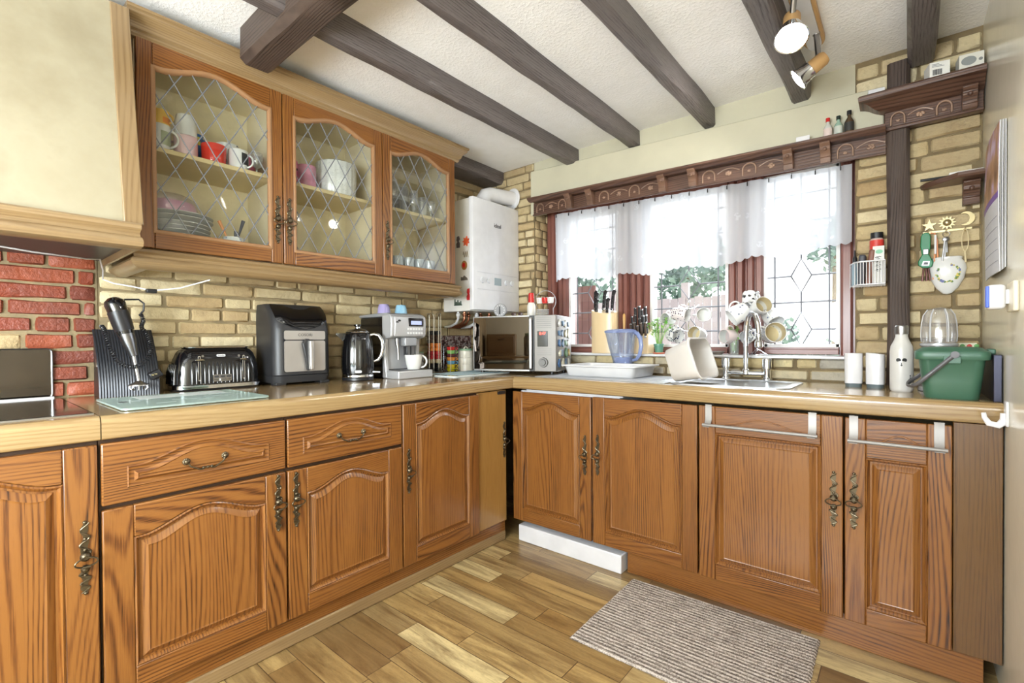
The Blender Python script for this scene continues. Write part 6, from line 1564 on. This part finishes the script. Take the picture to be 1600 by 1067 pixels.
# ------------------------------------------------------------------ contents of the glass-fronted units
SH, BT = 1.8942, 1.5142
def vmug(y, x, z, h, r, mat, lab, ang=0.0, flare=1.0, grp='mugs on the top shelf of the left unit', deco=None, up_=True, cat='mug'):
    o = cup('mug', x, y, z, h, r, mat, lab, cat, grp, ang, flare, h * .3)
    if not up_: o.rotation_euler = (PI, 0, ang); o.location.z = z + h
    if deco: deco(o, r, h)
    return o
def patch(col, w_, h0, h1, a=0.0, name='print'):
    def f_(o, r, h):
        b = MB(); n = 8
        b.loops([[((r + d) * math.cos(a - w_ + 2 * w_ * i / n), (r + d) * math.sin(a - w_ + 2 * w_ * i / n), h * z) for i in range(n + 1)] + [((r + .0002) * math.cos(a - w_ + 2 * w_ * i / n), (r + .0002) * math.sin(a - w_ + 2 * w_ * i / n), h * z) for i in range(n, -1, -1)] for z, d in ((h0, .001), (h1, .001))], 0, True, True, True)
        b.build(name, plain('print_%d_%d_%d' % col, col, .5, var=.4), o)
    return f_
def splash(o, r, h):
    b = MB(); pts = []
    for i in range(22): a = 2 * PI * i / 22; q = (1, .72)[i % 2]; pts.append((.55 * q * math.cos(a), .5 + .36 * q * math.sin(a)))
    b.prism(pts, lambda u, v, d: ((r * (.9 + .1 * v) + d) * math.cos(u * .9), (r * (.9 + .1 * v) + d) * math.sin(u * .9), h * v), -.004, .0012); b.build('splash_print', china, o)
    b = MB()
    for i in range(5): b.box(r * .97 + .0015, r * .97 + .003, -.022 + .009 * i, -.016 + .009 * i, h * .42, h * (.55 + .06 * (i % 3)))
    b.build('printed_strokes', redm if True else ink, o)
yel = plain('mustard_glaze', (232, 190, 96), .3)
vmug(-2.132, .10, SH, .108, .038, china, 'tall white mug with a grey-green flower, left end of the mug shelf', .9, deco=patch((170, 178, 150), .5, .25, .75, -.5))
vmug(-2.132, .10, SH + .109, .055, .036, yel, 'mustard and orange bowl stacked on the tall white mug', .9, deco=patch((226, 140, 70), .8, .1, .5), cat='bowl')
vmug(-2.045, .11, SH, .086, .041, plain('blush_stripe', (232, 200, 204), .2), 'pale pink ribbed cup at the bottom of a stacked pair', -2.3, 1.0)
vmug(-2.045, .11, SH + .087, .085, .041, china, 'white cup stacked upside down on the pale pink cup', -2.3, .8, up_=False)
vmug(-1.995, .03, SH, .135, .036, plain('cobalt_yellow', (56, 108, 168), .25, var=.5), 'tall blue mug with yellow swirls behind the red one', .4, deco=patch((222, 208, 76), .35, .65, .9, -.3))
vmug(-1.945, .115, SH, .082, .046, plain('scarlet_glaze', (216, 62, 46), .25), 'wide red mug with a white splash print', 2.2, .92, deco=splash)
vmug(-1.85, .115, SH, .088, .040, china, 'white mug with a black square picture', .75, 1.0, deco=patch((48, 48, 50), .42, .28, .85, -.35))
vmug(-1.86, .02, SH, .135, .046, floral, 'white floral pot behind the mug with the black square picture', -2, .7, cat='pot')
vmug(-1.775, .02, SH, .115, .032, plain('bright_pink', (226, 120, 160), .3), 'bright pink beaker at the right end of the mug shelf', -2, .9, cat='beaker')
t = thing('drinking_glass', 'clear stemmed glass at the right end of the mug shelf', 'glass', (.12, -1.775, SH))
gl_ = glass_mat('clear_tumbler', (.97, .98, .98), .6, .03, (.9, .92, .94), .10)
MB().lathe([(.024, 0), (.026, .003), (.004, .008), (.004, .03), (.022, .045), (.027, .08), (.024, .10), (.023, .10), (.021, .05), (1e-4, .036)], n=24).build('bowl', gl_, t, smooth=50)
t = thing('ribbon_flower', 'pink ribbon flower hanging inside the top left of the left glass unit', 'ornament', (.17, -2.196, 2.075))
mb = MB()
for i in range(5): a = 2 * PI * i / 5; mb.ball((0, .010 * math.cos(a), .010 * math.sin(a)), .010, 6)
mb.tube([(0, 0, -.01), (.0, .004, -.06), (.0, -.003, -.10)], .002, 5); mb.build('petals', plain('bright_pink', (226, 120, 160), .3), t)
# plates
for i in range(9):
    r = .118 if i < 7 else .128; z = BT + .0005 + .0165 * i + (.004 if i > 6 else 0)
    mb = MB(); mb.lathe([(r * .55, 0), (r * .60, .002), (r, .0135), (r, .0155), (r * .62, .0055), (1e-4, .005)], n=40)
    o = mb.build('dinner_plate', plain('grey_white_china', (216, 218, 218), .2) if i > 6 else china, loc=(.055, -2.065, z)); tag(o, 'white plate in the tall stack at the bottom of the left glass unit' if i < 7 else 'larger greyish plate at the top of the plate stack', 'plate', 'stacked white plates' if i < 7 else 'large plates on top of the stack')
t = thing('cake_tub', 'clear domed tub with pink contents sitting on the plate stack', 'tub', (.05, -2.09, BT + .155))
MB().lathe([(.085, 0), (.092, .004), (.094, .03), (.088, .045), (1e-4, .048)], n=32).build('pink_filling', plain('candy_pink', (226, 150, 190), .3), t, smooth=50)
MB().lathe([(.100, 0), (.104, .005), (.104, .03), (.092, .06), (.06, .078), (1e-4, .082)], n=32).build('dome', glass_mat('tub_plastic', (.97, .95, .97), .4, .06, (.95, .9, .94), .15), t, smooth=50)
vmug(-1.875, .12, BT, .085, .040, floral, 'white printed mug holding brushes at the bottom of the left unit', 2.3, 1.0, 'crockery at the bottom of the left unit')
for lab, c, dx, dy, hh in (('orange tipped brush standing in the printed mug', (226, 150, 90), -.014, -.020, .155), ('dark handled brush leaning right in the printed mug', (84, 84, 92), .004, .016, .165), ('blue sponge brush in the printed mug', (84, 112, 186), 0, .004, .115)):
    o = MB().tube([(0, 0, .01), (dx, dy * 1.2, hh * .6), (dx * 1.6, dy * 2.4, hh)], [.0035, .004, .008], 8).build('dish_brush', plain('brush_%d' % c[0], c, .4), loc=(.12, -1.875, BT + .0)); tag(o, lab, 'brush')
vmug(-1.80, .13, BT, .055, .027, china, 'small white egg-cup sized mug right of the brushes', .3, .8, 'crockery at the bottom of the left unit')
for i in range(6):
    o = MB().lathe([(.03, 0), (.034, .002), (.052, .007), (.052, .0082), (.034, .004), (1e-4, .0035)], n=30).build('side_plate', china, loc=(.05, -1.785, BT + .0005 + .0092 * i)); tag(o, 'small white plate in the short stack at the bottom right of the left unit', 'plate', 'short stack of small plates')
# middle unit
t = thing('owl_mug', 'pink patterned mug at the left of the middle unit shelf', 'mug', (.10, -1.612, SH))
MB().lathe([(.028, 0), (.03, .003), (.032, .085), (.029, .085), (.026, .006), (1e-4, .005)], n=24).build('bowl', spotted('pink_leopard', (60, 50, 60), 60, .35, (226, 120, 160)), t); MB().lathe([(.033, .086), (.030, .118), (.012, .13), (1e-4, .131)], n=24).build('lid', plain('bright_pink', (226, 120, 160), .3), t)
vmug(-1.545, .115, SH, .105, .046, plain('pink_blue_glaze', (226, 150, 176), .3, var=.5), 'pink mug with a pale blue lower half in the middle unit', 2.6, 1.0, 'tableware in the middle unit', patch((150, 196, 222), 1.3, .05, .35))
t = thing('china_tin', 'large white fluted biscuit barrel with faint flowers in the middle unit', 'biscuit barrel', (.085, -1.37, SH))
mb = MB(); n = 80; L = [[((r + .0018 * math.cos(20 * 2 * PI * j / n)) * math.cos(2 * PI * j / n), (r + .0018 * math.cos(20 * 2 * PI * j / n)) * math.sin(2 * PI * j / n), z) for j in range(n)] for r, z in ((.090, 0), (.096, .01), (.10, .10), (.097, .165), (.085, .172))]
mb.loops(L, 0, True, True, True); mb.build('barrel', spotted('weave_china', (206, 208, 206), 90, .25, (228, 229, 226)), t, smooth=50)
vmug(-1.52, -.02, SH, .15, .034, china, 'tall white jug at the back of the middle unit shelf', 1, .8, 'tableware in the middle unit', cat='jug')
for i, (y, x, h, r) in enumerate(((-1.66, .10, .04, .03), (-1.59, .06, .035, .034), (-1.46, .11, .045, .030), (-1.395, .07, .075, .034), (-1.335, .12, .05, .032), (-1.275, .08, .06, .030), (-1.30, .0, .09, .03))):
    o = MB().lathe([(r * .7, 0), (r * .75, .003), (r, h), (r - .002, h), (r * .7, .006), (1e-4, .005)], n=22).build('glass_dish', gl_, loc=(x, y, BT), smooth=50); tag(o, 'small clear glass dish at the bottom of the middle unit', 'dish', 'glass dishes at the bottom of the middle unit')
# right unit: glasses
rnd = random.Random(9); crys = glass_mat('cut_crystal', (.93, .94, .95), 1.1, .08, (.75, .78, .82), .22)
k = 0
for row, x in enumerate((.135, .055, -.03)):
    for i in range(6):
        y = -1.118 + .07 * i + rnd.uniform(-.004, .004); h = rnd.uniform(.13, .17) if i < 4 else rnd.uniform(.09, .12); r = .027
        n = 28; prf = [(.022, 0), (.024, .004), (.006, .012), (.006, h * .35), (.020, h * .45), (r, h * .7), (r * .9, h)] if (i + row) % 2 else [(.020, 0), (.022, .004), (.025, h * .5), (r, h)]
        mb = MB(); L = [[(rr * (1 + .05 * (j % 2)) * math.cos(2 * PI * j / n), rr * (1 + .05 * (j % 2)) * math.sin(2 * PI * j / n), z) for j in range(n)] for rr, z in prf]
        mb.loops(L, 0, True, False, True); o = mb.build('drinking_glass', crys, loc=(x, y, SH + .0003), smooth=20); tag(o, 'cut crystal glass on the upper shelf of the right glass unit', 'glass', 'crystal glasses on the upper shelf of the right unit'); k += 1
for row, x in enumerate((.135, .05, -.035)):
    for i in range(5):
        y = -1.10 + .078 * i; o = MB().lathe([(.026, 0), (.028, .003), (.033, .118), (.0315, .118), (.026, .008), (1e-4, .007)], n=22).build('tumbler', glass_mat('frosted_tumbler', (.94, .97, .98), .6, .06, (.86, .92, .94), .30) if (row + i) == 0 else bpy.data.materials['frosted_tumbler'], loc=(x, y, BT), smooth=50)
        tag(o, 'frosted tumbler on the bottom shelf of the right glass unit', 'glass', 'frosted tumblers on the bottom shelf of the right unit')
# ------------------------------------------------------------------ garden beyond the window
slat = plain('pale_fence_timber', (176, 164, 164), .8, var=.08)
t = thing('garden_fence', 'pale vertical board fence at the end of the garden', 'fence', (0, 4.2, -.15))
for i in range(0, 33):
    x = -3.6 + i * .13; h = 1.93 + .02 * math.sin(i * 1.7)
    if i % 9 == 0: MB().box(x - .05, x + .05, 4.17, 4.25, -.15, h + .02).build('post', slat, t, world=True)
mb = MB(); x = -3.6
while x < .62:
    h = 1.75 + .02 * mn.noise(Vector((x * 9, 0, 0))); mb.box(x, x + .108, 4.15, 4.17, -.12, h); x += .118
mb.build('boards', slat, t, world=True)
mb = MB(); mb.box(-3.6, .7, 4.17, 4.20, .2, .28); mb.box(-3.6, .7, 4.17, 4.20, 1.45, 1.53); mb.build('rails', slat, t, world=True)
lf = NT('foliage_green'); g_ = lf.n('ShaderNodeNewGeometry')
lf.bsdf(lf.ramp(g_.outputs['Random Per Island'], [(0, lin(84, 108, 98)), (.5, lin(112, 138, 124)), (1, lin(150, 176, 156))]), .6); lf = lf.mat
def bush(name, c, rx, ry, rz, n, seed, lab, cat='bush', size=.07, trunk=True):
    rnd = random.Random(seed); t = thing(name, lab, cat, (c[0], c[1], -.15), group='garden greenery')
    mb = MB()
    for i in range(n):
        a, b = rnd.uniform(0, 2 * PI), rnd.uniform(-1, 1); r = rnd.random() ** .4; q = math.sqrt(1 - b * b)
        p = Vector((c[0] + rx * r * q * math.cos(a), c[1] + ry * r * q * math.sin(a), c[2] + rz * r * b))
        p += Vector((mn.noise(p * 2.2), mn.noise(p * 2.2 + Vector((9, 0, 0))), mn.noise(p * 2.2 + Vector((0, 9, 0))))) * .35 * rx
        d = Vector((rnd.uniform(-1, 1), rnd.uniform(-1, 1), rnd.uniform(-1, 1))).normalized(); e = d.orthogonal().normalized(); s_ = size * rnd.uniform(.5, 1.2)
        mb.add([p - d * s_, p + e * s_ * .45, p + d * s_, p - e * s_ * .45], [(0, 1, 2, 3)])
    mb.build('foliage', lf, t, world=True, smooth=0)
    if trunk: mb = MB(); mb.cyl((c[0], c[1], -.15), (c[0], c[1], c[2]), .06, .03, 8); mb.build('trunk', plain('bark', (110, 90, 72), .9), t, world=True)
bush('tree', (-.75, 6.2, 2.5), 1.0, .9, .75, 1500, 1, 'broad leafy tree behind the fence, seen through the middle window', 'tree', .10)
bush('tree', (1.45, 6.9, 2.75), .42, .5, .5, 330, 2, 'sparse little tree high in the right window', 'tree', .10)
bush('tree', (-2.9, 5.6, 2.3), 1.0, .8, .8, 1300, 3, 'leafy tree seen through the left window', 'tree', .10)
bush('shrub', (1.36, 2.6, .98), .40, .4, .38, 1100, 4, 'rounded shrub at the left of the right window', 'shrub', .045)
bush('shrub', (2.0, 2.9, .72), .38, .4, .34, 900, 5, 'low shrub at the right of the right window', 'shrub', .045)
bush('shrub', (1.60, 4.2, .8), .25, .3, .32, 700, 6, 'low shrub between the two others in the right window', 'shrub', .045)
t = thing('garden_gate', 'red-brown timber gate panel seen through the left window', 'gate', (-.5, 2.0, -.15))
gm = plain('gate_timber', (110, 74, 68), .7, var=.12)
mb = MB()
for i in range(4): mb.box(-.64 + i * .085, -.56 + i * .085, 1.98, 2.0, -.15, 1.76)
mb.build('boards', gm, t, world=True); mb = MB(); mb.box(-.66, -.28, 2.0, 2.03, .3, .38); mb.box(-.66, -.28, 2.0, 2.03, 1.4, 1.48); mb.build('rails', gm, t, world=True)
tag(MB().box(-1.7, -.72, 2.3, 2.4, -.15, 1.3).build('garden_wall', plain('garden_wall_white', (224, 222, 226), .8)), 'pale low garden wall beside the brown gate', 'wall')
